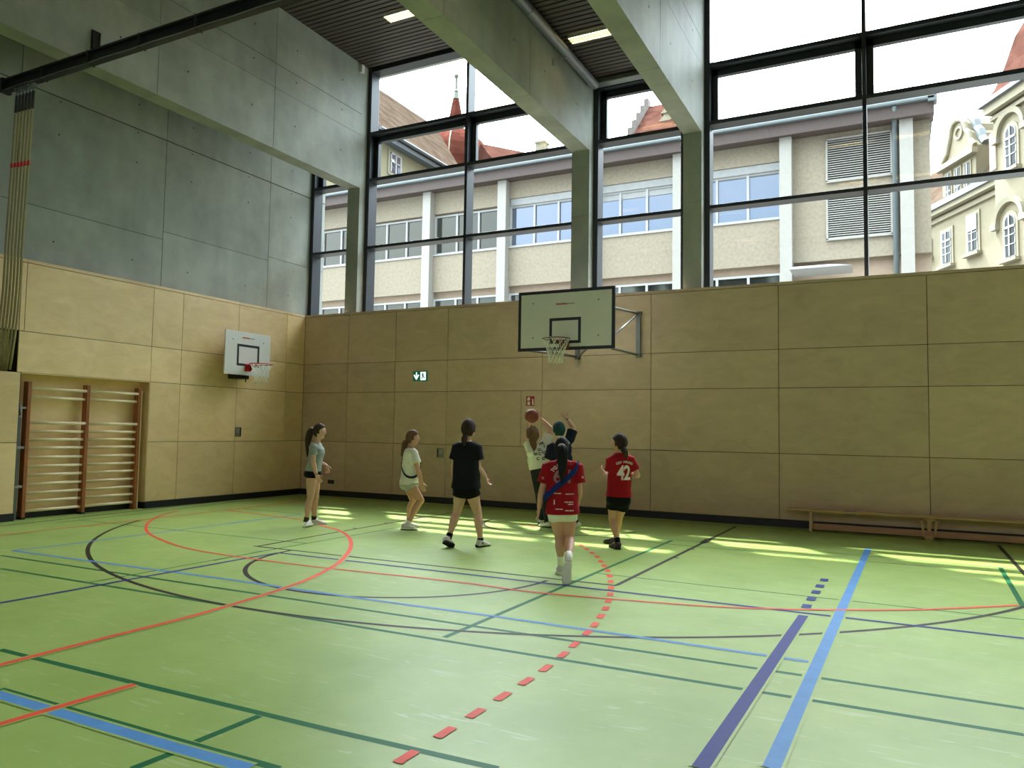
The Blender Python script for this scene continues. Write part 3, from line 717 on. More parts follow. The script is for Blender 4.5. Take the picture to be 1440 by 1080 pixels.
b = MB(); b.box((7.0, -1.68, 7.96), (7.01, -1.62, 8.06)); b.tube([(7.005, -1.65, 8.02), (7.13, -1.35, 8.20)], .014, 8); b.build('support_bracket', M_GREYST, pi)
du = MB(); du.box((7.002, .08, 8.33), (8.05, .30, 8.43), .02); du.tube([(8.0, .2, 8.375), (8.12, .2, 8.385), (8.25, .16, 8.385)], .045, 12)
tag(du.build('cable_duct', M_GREYST), 'grey metal duct over the head of the narrow window', 'duct')

# ------------------------------------------------------------------ the ball in play
M_BALL = plain('brown leather', srgb(132, 62, 40), .5, scale=60, bump=.15); M_SEAM = plain('ball seam', srgb(30, 20, 16), .6)
def basketball(c, label, rot=(0, 0, 0)):
    c = V(c); r = empty('basketball', c, label, 'ball'); R = .121
    b = MB(); b.sphere(c, R, 36, 24); b.build('shell', M_BALL, r, True)
    E = Matrix.Rotation(rot[0], 3, 'X') @ Matrix.Rotation(rot[2], 3, 'Z'); ex_, ey_, ez_ = (E @ V((1, 0, 0)), E @ V((0, 1, 0)), E @ V((0, 0, 1)))
    b = MB(); b.ring(c, ex_, ey_, R-.001, .003, 48, 6); b.ring(c, ex_, ez_, R-.001, .003, 48, 6)
    for s in (-1, 1): b.ring(c+ey_*(s*R*.62), ex_, ez_, R*.785-.001, .003, 40, 6)
    b.build('seam', M_SEAM, r, True)
    return r
# ------------------------------------------------------------------ the street outside
X_RENDER = plain('rough cast render', srgb(144, 135, 118), .95, scale=9, var=.14, bump=.6)
X_SMOOTH = plain('smooth white pilaster', srgb(156, 154, 148), .85, var=.04)
X_FASC = plain('brown metal fascia', srgb(74, 62, 58), .6, var=.15, sx=(6, 1, 1))
X_ZINC = plain('zinc gutter', srgb(96, 106, 108), .5)
X_UPVC = plain('white window frame', srgb(166, 168, 168), .6, var=.03)
X_DARK = plain('dark slat gap', srgb(34, 32, 34), .8)
X_BOX = plain('blind box', srgb(150, 152, 152), .6)
X_LINT = plain('brownish render band', srgb(158, 140, 121), .9)
def panes(name, col, rough=.03):
    m, nt, b = newmat(name); b.inputs['Base Color'].default_value = col; b.inputs['Metallic'].default_value = .85; b.inputs['Roughness'].default_value = rough; return m
X_PANE = panes('pane tinted as sky reflection', (.24, .29, .38, 1)); X_PANE2 = panes('pane tinted as dull reflection', (.12, .13, .12, 1), .08)  # blue and grey-green tints put reflected surroundings into the colour
FYC = 13.0
of = empty('office_building', (2, FYC, 0), 'beige office block with white pilasters and a brown eave across the street', 'building')
b = MB(); b.box((-34, FYC+.18, -2), (13.31, FYC+6.8, 11.5)); b.build('wall', X_LINT, of)
PX = [-26.6, -23.05, -19.48, -15.9, -12.34, -8.77, -5.2, -1.63, 1.92, 5.45, 9.07, 12.65]
b = MB(); edges = [-34]+PX+[13.31]
for x0, x1 in zip(edges, edges[1:]):
    last = x0 > 9 and x1 < 13
    full = x0 > 9
    if full: b.box((x0, FYC, 7.25), (x1, FYC+.2, 11.5))
    else:
        b.box((x0, FYC, 10.78 if x0 > -2 else 10.56), (x1, FYC+.2, 11.5)); b.box((x0, FYC, 7.25), (x1, FYC+.2, 8.78)); b.box((x0, FYC, 3.7), (x1, FYC+.2, 5.2))
b.build('render_band', X_RENDER, of)
for x in PX:
    b = MB(); b.box((x-.19, FYC-.32, -2), (x+.19, FYC+.2, 11.46)); b.build('pilaster', X_SMOOTH, of)
b = MB(); b.box((-34, FYC-.5, 11.46), (13.42, FYC+.3, 11.86)); b.build('fascia', X_FASC, of)
b = MB(); b.box((-34, FYC-.62, 11.86), (13.45, FYC-.45, 11.98), .03); b.box((-34, FYC-.5, 11.98), (13.45, FYC+6.8, 12.06)); b.box((13.25, FYC-.62, 11.8), (13.5, FYC-.2, 12.22)); b.build('gutter', X_ZINC, of)
b = MB(); b.tube([(12.33, FYC-.14, -2), (12.33, FYC-.14, 11.2), (12.33, FYC-.5, 11.85)], .085, 12); b.build('downpipe', X_ZINC, of, True)
def fwin(x0, x1, z0, z1, n, pane, blind=.0, parent=of):
    b = MB(); y = FYC+.10; t = .075
    b.box((x0, y, z0), (x1, y+.12, z0+t)); b.box((x0, y, z1-t), (x1, y+.12, z1)); b.box((x0-.03, y-.14, z0-.05), (x1+.03, y+.05, z0))
    for i in range(n+1):
        x = x0+(x1-x0)*i/n; w_ = t if i in (0, n) else t*1.1
        b.box((x-w_/2, y-.012, z0), (x+w_/2, y+.11, z1))
    f = b.build('window', X_UPVC, parent)
    b = MB(); b.box((x0, y+.06, z0), (x1, y+.09, z1)); b.build('pane', pane, f)
    if blind:
        b = MB(); b.box((x0, y-.06, z1), (x1, y+.1, z1+.27)); b.build('blind_box', X_BOX, f)
        b = MB(); b.box((x0+.05, y+.03, z1-blind), (x1-.05, y+.055, z1-t)); b.build('blind', X_BOX, f)
for i in range(len(PX)-2):
    x0, x1 = PX[i]+.2, PX[i+1]-.2
    right = PX[i] > -2
    fwin(x0+.02, x1-.02, 8.83, 10.5, 3, X_PANE if right else X_PANE2, .3 if i == 8 else (.1 if right else 0))
    fwin(x0+.02, x1-.02, 5.25, 6.97, 3, X_PANE2)
for (a, c) in (((1163.8, 199), (1252.5, 245)), ((1164.5, 281), (1253, 331))):
    p0, p1 = on(a[0], a[1]+1, 1, FYC), on(c[0], c[1], 1, FYC)
    za, zb = on(a[0], a[1], 1, FYC).z, on(a[0], (255.5 if a[1] < 250 else 336.5), 1, FYC).z
    g = MB(); g.box((p0.x, FYC-.02, zb), (p1.x, FYC+.01, za)); lv = g.build('louvre', X_DARK, of)
    g = MB(); n = 18
    for i in range(n):
        z = zb+(za-zb)*(i+.5)/n; g.hexa([V((p0.x, FYC-.07, z-.035)), V((p1.x, FYC-.07, z-.035)), V((p1.x, FYC-.02, z+.015)), V((p0.x, FYC-.02, z+.015)), V((p0.x, FYC-.07, z-.022)), V((p1.x, FYC-.07, z-.022)), V((p1.x, FYC-.02, z+.018)), V((p0.x, FYC-.02, z+.018))])
    for x in (p0.x-.03, p1.x+.03): g.box((x-.03, FYC-.075, zb-.03), (x+.03, FYC, za+.03))
    g.box((p0.x-.06, FYC-.075, zb-.06), (p1.x+.06, FYC, zb)); g.box((p0.x-.06, FYC-.075, za), (p1.x+.06, FYC, za+.05)); g.build('louvre_slats', X_SMOOTH, lv)
g = MB(); g.hexa([V((9.3, 11.6, 6.75)), V((11.1, 11.6, 6.75)), V((11.1, 12.9, 6.75)), V((9.3, 12.9, 6.75)), V((9.3, 11.6, 6.8)), V((10.8, 11.6, 6.8)), V((10.4, 12.9, 7.1)), V((9.3, 12.9, 7.1))]); g.build('canopy_roof', X_UPVC, of)['label'] = 'pale canopy roof low on the facade'

# the cream house on the left, its long tiled roof
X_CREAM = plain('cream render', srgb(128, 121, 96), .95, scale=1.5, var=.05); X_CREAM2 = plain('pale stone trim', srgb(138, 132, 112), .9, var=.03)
X_TILE = tiles('weathered roof tiles', srgb(86, 74, 64), srgb(72, 62, 54), 6); X_TILES = tiles('pinkish tiles darkened for sun', srgb(92, 62, 54), srgb(78, 54, 48), 6.0); X_TILER = tiles('red roof tiles', srgb(108, 62, 52), srgb(92, 54, 46), 5)  # the pinkish tiles are a copy darkened to offset direct sun
X_SLATE = plain('dark roof edge', srgb(76, 80, 84), .6); X_CREAM3 = plain('cream render darkened for sun', srgb(112, 106, 86), .95, scale=1.5, var=.06); X_TRIM3 = plain('stone trim darkened for sun', srgb(122, 117, 98), .9, var=.03); X_UPVC3 = plain('white frame darkened for sun', srgb(126, 128, 128), .6); X_COPP = plain('grey green metal', srgb(96, 104, 92), .6)  # render, trim and frame copies: direct sun offset by a darker colour
cl = empty('cream_house', (-14, 22, 0), 'cream house with a long weathered tile roof beyond the office block, far left', 'building')
b = MB(); b.box((-24, 20.2, 0), (-14, 29.4, 18.2)); b.build('wall', X_CREAM, cl)
r0, r1 = on(530, 127, 0, -19), on(606, 170, 0, -19)
b = MB(); zr = (r0.z+r1.z)/2
b.loft([[(-13.4, 20, 18.25), (-13.4, 20, 18.4), (-19, 20, zr), (-24.6, 20, 18.3)], [(-13.4, 29.6, 18.25), (-13.4, 29.6, 18.4), (-19, 34.2, zr), (-24.6, 29.6, 18.3)]]); b.build('roof', X_TILE, cl)
b = MB(); b.tube([(-13.3, 20, 18.35), (-13.3, 29.7, 18.35)], .11, 8); b.box((-13.95, 20.3, 17.95), (-13.4, 29.5, 18.2)); b.build('eave_gutter', X_SLATE, cl)
for y in (21.83, 26.3):
    b = MB(); b.box((-13.99, y-.18, 16.35), (-13.93, y+1.2, 17.8)); f = b.build('window', X_CREAM2, cl)
    b = MB(); b.box((-13.94, y, 16.5), (-13.90, y+1.02, 17.65)); pn = b.build('pane', X_PANE, f)
    b = MB(); b.box((-13.91, y, 16.5), (-13.87, y+.07, 17.65)); b.box((-13.91, y+.95, 16.5), (-13.87, y+1.02, 17.65)); b.box((-13.91, y+.47, 16.5), (-13.87, y+.55, 17.65)); b.box((-13.91, y, 17.57), (-13.87, y+1.02, 17.65)); b.box((-13.91, y, 17.1), (-13.87, y+1.02, 17.15)); b.build('glazing_bar', X_UPVC, f)

# round tower with the spire
tc_ = on(640, 200, 1, 38.0); tc_.z = 0; S_ = 1.075
tw = empty('spire_tower', (tc_.x, tc_.y, 0), 'red tiled domed tower ending in a thin spire with a ball', 'tower')
Zt = lambda py: on(640, py, 1, tc_.y).z
DOME = ((2.62, 246), (2.62, 232), (2.56, 224), (2.42, 214), (2.2, 206), (1.9, 199), (1.5, 192.5), (1.05, 187), (.72, 182), (.56, 177))
def oct_(r, z, n=8):
    r *= 1.096
    return [(tc_.x+r*math.cos(2*PI*(k+.5)/n), tc_.y+r*math.sin(2*PI*(k+.5)/n), z) for k in range(n)]
b = MB(); b.loft([oct_(2.4, 0), oct_(2.4, Zt(238))]); b.build('tower_wall', X_CREAM, tw)
b = MB(); b.loft([oct_(r, Zt(z)) for r, z in DOME]); b.build('dome', X_TILER, tw)
b = MB()
for k in range(8):
    P_ = [V(oct_(r+.03, Zt(z))[k]) for r, z in DOME[1:-1]]; b.tube(P_, .05, 6)
b.build('dome_ridge', X_CREAM2, tw)
b = MB(); b.loft([oct_(r, Zt(z)) for r, z in ((.62, 179), (.5, 165), (.3, 145), (.2, 138))]); b.build('spire', X_TILER, tw)
b = MB(); b.loft([oct_(r, Zt(z), 12) for r, z in ((.26, 140), (.16, 130), (.2, 129), (.11, 126), (.09, 111), (.05, 97))]); b.build('spire_tip', X_COPP, tw)
b = MB(); b.sphere((tc_.x, tc_.y, Zt(107.5)), .21, 14, 10); b.build('finial_ball', X_COPP, tw, True)

def roofblock(name, label, A, B, down, run, wall_mat, roof_mat, fall=.8):
    """gabled block under a ridge from A to B"""
    A, B = V(A), V(B); B.z = A.z; d = (B-A).normalized(); n = V((d.y, -d.x, 0)); n = n if n.y < 0 else -n
    r = empty(name, (A.x, A.y, 0), label, 'building')
    b = MB(); e = V((0, 0, -down)); ring = lambda P: [P, P+n*run+e, P+n*run+e-V((0, 0, .2)), P-n*run+e-V((0, 0, .2)), P-n*run+e]
    b.loft([ring(A), ring(B)]); b.build('roof', roof_mat, r)
    b = MB(); w_ = run*.93; b.loft([[A+n*w_+e, A+n*w_+V((0, 0, -A.z)), A-n*w_+V((0, 0, -A.z)), A-n*w_+e], [B+n*w_+e, B+n*w_+V((0, 0, -A.z)), B-n*w_+V((0, 0, -A.z)), B-n*w_+e]]); b.build('wall', wall_mat, r)
    return r
A = on(676, 201.5, 1, 29.0); A2 = A+V((.59, .81, 0))*14
rb = roofblock('tiled_roof_house', 'red tiled roof right of the domed tower', A, A2, 4.5, 5, X_CREAM, X_TILES)
c_ = on(762, 212, 1, 27.5)
b = MB(); b.box((c_.x-.3, c_.y-.3, c_.z-1), (c_.x+.3, c_.y+.3, c_.z+.45)); b.box((c_.x-.36, c_.y-.36, c_.z+.4), (c_.x+.36, c_.y+.36, c_.z+.5)); b.build('chimney', X_CREAM2, rb)
A = on(835, 209, 1, 42); B = on(930, 203, 1, 42); roofblock('low_roof_house', 'low red roof just above the gutter behind the columns', A, B, 3.5, 4, X_CREAM, X_TILES)
A = on(913, 150, 1, 40); B = on(985, 146, 1, 40)
gh = roofblock('stepped_gable_house', 'red roof with a grey gable wall and ornate dormer above the gutter', A, B, 4.2, 4.5, X_CREAM, X_TILES)
b = MB(); d = (V((B.x, B.y, 0))-V((A.x, A.y, 0))).normalized(); n = V((d.y, -d.x, 0))
for k in range(5):
    w_ = .35+k*.95; b.obox(A+V((0, 0, .5-k*.9-4)) - d*.15, d, n, (0, 0, 1), .16, w_, 4.0)
b.build('gable_wall', plain('grey stone gable', srgb(104, 98, 94), .9), gh)
for q in ((947, 172), (938, 190)):
    p = on(q[0], q[1], 1, 38.2); b = MB(); b.obox(p, d, n, (0, 0, 1), .55, .6, .55); b.prism([p-d*.75+V((0, -.7, .5)), p+d*.75+V((0, -.7, .5)), p+V((0, -.7, 1.2))], (0, 1.4, 0)); b.build('dormer', X_CREAM2, gh)

# the ornate cream building on the right; its front runs obliquely away from us
Q0 = V((14.9, 38.4, 0)); QE = V((.46, -.888, 0)); QN = V((-.888, -.46, 0))
def qp(x, y, off=0):
    d = ray(x, y); o = Q0+QN*off; return EYE+d*((o-EYE).dot(QN)/d.dot(QN))
def qs(x, y, off=0): p = qp(x, y, off); return (p-Q0).dot(QE), p.z
def qw(s, z, off=0): return Q0+QE*s+QN*off+V((0, 0, z))
def slab(b, s0, s1, z0, z1, o0, o1):
    return b.hexa([qw(s0, z0, o0), qw(s1, z0, o0), qw(s1, z0, o1), qw(s0, z0, o1), qw(s0, z1, o0), qw(s1, z1, o0), qw(s1, z1, o1), qw(s0, z1, o1)])
X_PANE3 = plain('dark old pane', srgb(36, 40, 40), .4, spec=.1)
cb = empty('ornate_building', (16, 33, 0), 'ornate cream building with arched windows and a curved gable, far right', 'building')
zc = qs(1350, 281)[1]; sL = qs(1296, 350)[0]-6; sM = qs(1400, 300, .7)[0]; sR = qs(1500, 300)[0]
b = MB(); slab(b, sL, sM+.5, 0, zc-.2, -6, 0); slab(b, sM, sR, 0, qs(1400, 148)[1], -6, .7); b.build('wall', X_CREAM3, cb)
b = MB(); slab(b, sL, sM, zc-.75, zc-.5, -.1, .14); slab(b, sL, sM, zc-.35, zc-.05, -.1, .42)
zt = qs(1400, 146, .7)[1]; slab(b, sM-.15, sR, zt-.55, zt-.1, .6, 1.15); slab(b, sM-.05, sR, zt-.9, zt-.7, .6, .9); b.build('cornice', X_TRIM3, cb)
b = MB(); slab(b, sL, sM, zc-.05, zc+.3, -.6, .55); slab(b, sM-.35, sR, zt-.1, zt+.15, -1, 1.35); b.build('roof_edge', X_SLATE, cb)
b = MB(); b.loft([[qw(sL, zc+.2, .3), qw(sL, zc+5.5, -4.5), qw(sL, zc+5.5, -6)], [qw(sM, zc+.2, .3), qw(sM, zc+5.5, -4.5), qw(sM, zc+5.5, -6)]]); b.build('main_roof', X_TILE, cb)
b = MB()
prof = [(0, 1.1), (.8, .55), (1.9, .15), (3.4, -.2), (5.0, -.9), (6.4, -2.2), (7.2, -4)]
b.loft([[qw(sM-.3+sx_, zt+.1+h, o) for (h, o), sx_ in zip(prof, (0, .22, .42, .8, 1.6, 2.9, 4.2))]+[qw(sM+2, zt+.1, -5)], [qw(sR, zt+.1+h, o) for h, o in prof]+[qw(sR, zt+.1, -5)]]); b.build('bell_roof', X_TILES, cb)
def qwin(px0, py0, px1, py1, off, arch=False, blind=0, nm='window'):
    """white framed window; the pixel corners are the outer trim at its upper left and lower right"""
    s0, s1 = qs(px0, py0, off)[0], qs(px1, py1, off)[0]; z1 = qs(px0, py0, off)[1]; z0 = qs(px1, py1, off)[1]
    w_ = s1-s0; t = .14*w_
    def outline(i, top=0):
        a, c = s0+i, s1-i
        if not arch: return [(a, z0+i*.6), (c, z0+i*.6), (c, z1-i), (a, z1-i)]
        R = (c-a)/2; zz = z1-i-R
        return [(a, z0+i*.6), (c, z0+i*.6)]+[((a+c)/2+R*math.cos(PI*k/14), zz+R*math.sin(PI*k/14)) for k in range(15)]
    b = MB(); b.prism([qw(s, z, off) for s, z in outline(0)], QN*.07); b.hexa([qw(s0-.1, z0-.15, off), qw(s1+.1, z0-.15, off), qw(s1+.1, z0-.15, off+.3), qw(s0-.1, z0-.15, off+.3), qw(s0-.1, z0, off), qw(s1+.1, z0, off), qw(s1+.1, z0, off+.3), qw(s0-.1, z0, off+.3)])
    f = b.build(nm, X_TRIM3, cb)
    b = MB(); b.prism([qw(s, z, off+.07) for s, z in outline(t)], QN*.03); b.build('frame', X_UPVC3, f)
    b = MB(); b.prism([qw(s, z, off+.10) for s, z in outline(t*1.5)], QN*.015); b.build('pane', X_PANE3, f)
    b = MB(); zz0 = z0+t; zz1 = z1-t*1.2; sm = (s0+s1)/2
    slab(b, sm-.05, sm+.05, zz0, zz1, off+.1, off+.145)
    for k in (.27, .5): slab(b, s0+t, s1-t, zz0+(zz1-zz0)*k-.025, zz0+(zz1-zz0)*k+.025, off+.1, off+.14)
    slab(b, s0+t, s1-t, zz0+(zz1-zz0)*.70-.06, zz0+(zz1-zz0)*.70+.06, off+.1, off+.15); b.build('glazing_bar', X_UPVC3, f)
    if blind:
        b = MB(); slab(b, s0+t, s1-t, z1-t-(z1-z0)*blind, z1-t, off+.12, off+.16); b.build('blind', X_BOX, f)
    return s0, s1, z0, z1
Zz = lambda x, y: (1300+x/6.75, 230+y/6.75)
qwin(*Zz(158, 640), *Zz(285, 945), 0); qwin(*Zz(400, 490), *Zz(540, 825), 0, blind=.38); qwin(*Zz(10, 745), *Zz(80, 880), 0)
a1 = qwin(*Zz(748, 480), *Zz(905, 880), .7, True); a2 = qwin(1412, 178, 1435, 231, .7, True)
b = MB()
for s0, s1, z0, z1 in (a1, a2):
    R = (s1-s0)/2+.35; zz = z1-(s1-s0)/2
    b.loft([[qw((s0+s1)/2+(R+q)*math.cos(PI*k/16), zz+(R+q)*math.sin(PI*k/16)+.1, .7+o) for q, o in ((0, 0), (.28, 0), (.28, .25), (0, .2))] for k in range(17)])
    slab(b, s0-.75, s0-.3, zz-.15, zz+.15, .7, .95); slab(b, s1+.3, s1+.75, zz-.15, zz+.15, .7, .95)
b.build('arch_hood', X_TRIM3, cb)
b = MB(); sN0, zN0 = qs(1393, 200, .7); slab(b, sN0, sN0+.5, zN0-1.6, zN0+.4, .68, .78); b.build('narrow_niche', X_LINT, cb)
# curved gable dormer
Zg = lambda x, y: (1300+x/5.4, 50+y/5.4)
og = -.2; G = [(135, 1012), (150, 962), (178, 905), (188, 850), (200, 790), (208, 725), (226, 672), (258, 640), (290, 636), (312, 665), (322, 715), (345, 735), (358, 790), (388, 826)]
gp = [qs(*Zg(*q), og) for q in G]; zb = min(z for s, z in gp)
b = MB(); poly = [qw(s, z, og) for s, z in gp]+[qw(gp[-1][0], zc, og), qw(gp[0][0], zc, og)]
b.prism(poly, -QN*2.6); b.build('curved_gable', X_CREAM3, cb)
b = MB()
P_ = [qw(s, z, og+.05) for s, z in gp]; b.tube(P_, .14, 8)
cz = min(gp[0][1], gp[-1][1])
p0, p1 = qs(*Zg(135, 1012), og), qs(*Zg(388, 832), og); slab(b, p0[0]-.2, p1[0]+.2, min(p0[1], p1[1])-.25, min(p0[1], p1[1])+.05, og, og+.35)
cc = qs(*Zg(265, 742), og); b.ring(qw(cc[0], cc[1], og+.03), QE, (0, 0, 1), .33, .08, 20, 6); b.build('gable_trim', X_TRIM3, cb)
b = MB(); p = gp[-3:]; b.tube([qw(s, z+.1, og-.6) for s, z in gp[7:]], .26, 8); b.build('gable_flashing', X_ZINC, cb)
for i in range(3):
    s0 = p0[0]+.35+i*(p1[0]-p0[0]-.5)/3; s1 = s0+(p1[0]-p0[0])/3-.4; zt_ = min(p0[1], p1[1])-.45
    b = MB(); slab(b, s0, s1, zc+.25, zt_, og, og+.06); f = b.build('window', X_TRIM3, cb)
    b = MB(); slab(b, s0+.12, s1-.12, zc+.3, zt_-.12, og+.06, og+.08); b.build('pane', X_PANE3, f)
    b = MB(); m_ = (s0+s1)/2; slab(b, m_-.04, m_+.04, zc+.3, zt_-.12, og+.08, og+.1); slab(b, s0+.1, s1-.1, zc+.9, zc+.98, og+.08, og+.1); b.build('glazing_bar', X_UPVC3, f)
# street ground
g = MB(); g.box((-60, .95, -.5), (60, 90, -.05)); struct('street_ground', g, plain('asphalt', srgb(112, 112, 108), .9))
# ------------------------------------------------------------------ people
def skin(name, c):
    m = plain(name, c, .55, var=.04, scale=20); b = m.node_tree.nodes['Principled BSDF']
    b.inputs['Subsurface Weight'].default_value = .08; b.inputs['Subsurface Radius'].default_value = (.02, .008, .004); return m
SK1 = skin('fair skin', srgb(206, 162, 140)); SK2 = skin('tan skin', srgb(196, 146, 122)); SK3 = skin('warm skin', srgb(200, 152, 130))
def hairm(name, c): return plain(name, c, .7, var=.4, scale=14, sx=(6, 6, .8), spec=.22, bump=.3)
def cloth(name, c, var=.08): return plain(name, c, .85, var=var, scale=7, bump=.35, spec=.2)
M_EYEW = plain('eye white', srgb(225, 220, 212), .3); M_IRIS = plain('dark iris', srgb(50, 38, 28), .3); M_LIP = plain('lip', srgb(176, 104, 92), .5)
M_SOLE_W = plain('white sole', srgb(222, 222, 216), .6); M_SOLE_K = plain('dark sole', srgb(26, 26, 28), .7)
M_SHOE_W = plain('white shoe', srgb(214, 212, 206), .6, var=.06); M_SHOE_K = plain('black shoe', srgb(34, 30, 34), .6); M_LACE = plain('lace', srgb(236, 236, 230), .8)
def smooth01(x): x = max(0, min(1, x)); return x*x*(3-2*x)
TORSO = [(-.15, .05, .05, -.005), (-.10, .115, .095, -.01), (-.02, .153, .116, -.018), (.08, .160, .118, -.02), (.22, .142, .100, -.008), (.40, .116, .086, .004), (.56, .122, .094, .008), (.72, .138, .106, .016), (.84, .146, .096, .008), (.93, .130, .078, -.004), (.99, .085, .062, -.006), (1.04, .055, .054, 0)]
def tint(t, tab):
    for a, b in zip(tab, tab[1:]):
        if a[0] <= t <= b[0]:
            u = (t-a[0])/(b[0]-a[0]); return tuple(a[i]+(b[i]-a[i])*u for i in range(1, 4))
    return (tab[0] if t < tab[0][0] else tab[-1])[1:]
class Frame:
    def __init__(s, J, S):
        s.S = S; s.hm = (J['PL']+J['PR'])/2; s.N = J['N']; s.up = (s.N-s.hm); s.L = s.up.length; s.up.normalize()
        s.s0 = (J['PR']-J['PL']).normalized(); s.s1 = (J['SR']-J['SL']).normalized()
    def at(s, t):
        c = s.hm+s.up*(s.L*t); sd = s.s0.lerp(s.s1, smooth01(t)); sd -= s.up*sd.dot(s.up)*(1 if t < .8 else .6); sd.normalize()
        fw = s.up.cross(sd).normalized(); return c, sd, fw
    def ring(s, t, a, b, f, n=28, e=2.3):
        c, sd, fw = s.at(t); c = c+fw*(f*s.S); out = []
        for k in range(n):
            th = 2*PI*k/n; x, y = math.cos(th), math.sin(th)
            out.append(c+sd*(a*s.S*math.copysign(abs(x)**(2/e), x))+fw*(b*s.S*math.copysign(abs(y)**(2/e), y)))
        return out
def hand(b, W, tip, thumb, S, curl=.5, spread=.0):
    d = (tip-W).normalized(); th = thumb-d*thumb.dot(d)
    th = th.normalized() if th.length > 1e-3 else d.orthogonal().normalized(); pn = d.cross(th).normalized()
    pr = []
    for t, w, h in ((-.012, .022, .019), (.012, .027, .017), (.04, .036, .016), (.068, .038, .014), (.082, .034, .011)):
        c = W+d*(t*S); pr.append([c+th*(w*S*math.cos(2*PI*k/14))+pn*(h*S*math.sin(2*PI*k/14)) for k in range(14)])
    b.loft(pr)
    # curl towards the palm; palm side = cp
    cp = pn*hand.side
    for i, (o, l) in enumerate(((.028, .066), (.010, .076), (-.009, .071), (-.027, .056))):
        p = W+d*(.074*S)+th*(o*S); dr = (d+th*(o*(2.2+spread*6))).normalized(); pts = [p-dr*.012*S, p]; a = 0
        for q in range(3):
            a += curl*(.35+.25*q); v = dr*math.cos(a)+cp*math.sin(a); pts.append(pts[-1]+v*(l*S*(.42, .32, .26)[q]))
        b.tube(pts, [.0088*S, .0088*S, .0084*S, .0078*S, .0068*S], 8)
    p = W+d*(.02*S)+th*(.024*S); v = (d*.62+th*.75+cp*.2).normalized(); v2 = (d*.9+th*.35+cp*.3).normalized()
    b.tube([p-v*.01*S, p+v*.022*S, p+v*.042*S+v2*.005*S, p+v*.042*S+v2*.032*S], [.0125*S, .0115*S, .0095*S, .0075*S], 8)
hand.side = 1
def headpt(x, y, z, S, face=True):
    X, Y, Z_ = x*.0745, y*.094, z*.112; t = max(0, -z)
    X *= 1-.30*t**1.3
    Y *= (1-.42*t) if y < 0 else (1-.04*t)
    if z > 0: Y *= 1+.03*z*(1 if y < 0 else -1)
    if face and y > 0:
        Y -= .005*smooth01((y-.6)/.4)
        Y += .023*math.exp(-(x/.13)**2)*math.exp(-((z+.13)/.13)**2)+.009*math.exp(-(x/.11)**2)*math.exp(-((z-.06)/.13)**2)
        for s_ in (-1, 1): Y -= .009*math.exp(-((x-.38*s_)/.17)**2-((z-.1)/.12)**2)
        Y += .004*math.exp(-((z-.27)/.1)**2)*smooth01((y-.5)*3)+.007*math.exp(-(x/.26)**2-((z+.43)/.075)**2)+.010*math.exp(-(x/.28)**2-((z+.80)/.16)**2)-.003*math.exp(-(x/.3)**2-((z+.58)/.06)**2)
    return X*S, Y*S, Z_*S
def headshell(b, c, ax, S, mul=None, face=True, n=36, m=28):
    R = []
    for j in range(1, m):
        th = PI*j/m; row = []
        for k in range(n):
            x, y, z = math.sin(th)*math.cos(2*PI*k/n), math.sin(th)*math.sin(2*PI*k/n), -math.cos(th)
            q = headpt(x, y, z, S, face); f = mul(x, y, z) if mul else 1
            row.append(c+(ax[0]*q[0]+ax[1]*q[1]+ax[2]*q[2])*f)
        R.append(row)
    b.loft(R)
def hairmul(thick, curly=0, low=-.62):
    def f(x, y, z):
        yb = .26+.72*smooth01((z-.12)/.62); face = smooth01((y-yb)/.10+.5)
        nape = smooth01((low-z)/.12+.5)
        side = smooth01((-.30-z)/.2+.5)*smooth01((y+.12)/.14+.5)
        k = max(face, nape, side); r = thick
        if curly: r += curly*noise.noise(V((x*4, y*4, z*4)))+curly*.6*noise.noise(V((x*9, y*9, z*9)))
        return r*(1-k)+.84*k
    return f
def shoe(parent, heel, toe, A, S, m_up, m_sole, nm='shoe', lab=None, cuff=None):
    f = (toe-heel); L = f.length; f.normalize(); u = (A-(heel+f*L*.25)); u -= f*u.dot(f); u.normalize(); sd = f.cross(u)
    def rg(t, w, z0, z1, n=18):
        c = heel+f*(L*t); out = []
        for k in range(n):
            th = 2*PI*k/n; x, y = math.cos(th), math.sin(th)
            out.append(c+sd*(w*S*math.copysign(abs(x)**.75, x))+u*((z0+(z1-z0)*(.5+.5*math.copysign(abs(y)**.75, y)))*S))
        return out
    b = MB(); b.loft([rg(t, w, .016, h) for t, w, h in ((.0, .014, .05), (.02, .030, .078), (.08, .039, .100), (.2, .042, .108), (.34, .043, .098), (.48, .045, .078), (.66, .049, .062), (.82, .047, .052), (.93, .039, .043), (.99, .022, .034))])
    up_ = b.build(nm, m_up, parent, True)
    if lab: up_['label'] = lab
    b = MB(); b.loft([rg(t, w, 0, .032) for t, w in ((-.02, .016), (.015, .034), (.08, .044), (.25, .044), (.45, .045), (.66, .052), (.84, .050), (.95, .040), (1.03, .02))]); b.build('sole', m_sole, up_, True)
    b = MB()
    for t, h in ((.42, .090), (.49, .080), (.56, .072), (.63, .067)):
        c = heel+f*(L*t)+u*(h*S); b.tube([c-sd*.022*S-u*.004, c+u*.004, c+sd*.022*S-u*.004], .0035*S, 6)
    b.build('laces', M_LACE, up_)
    return up_
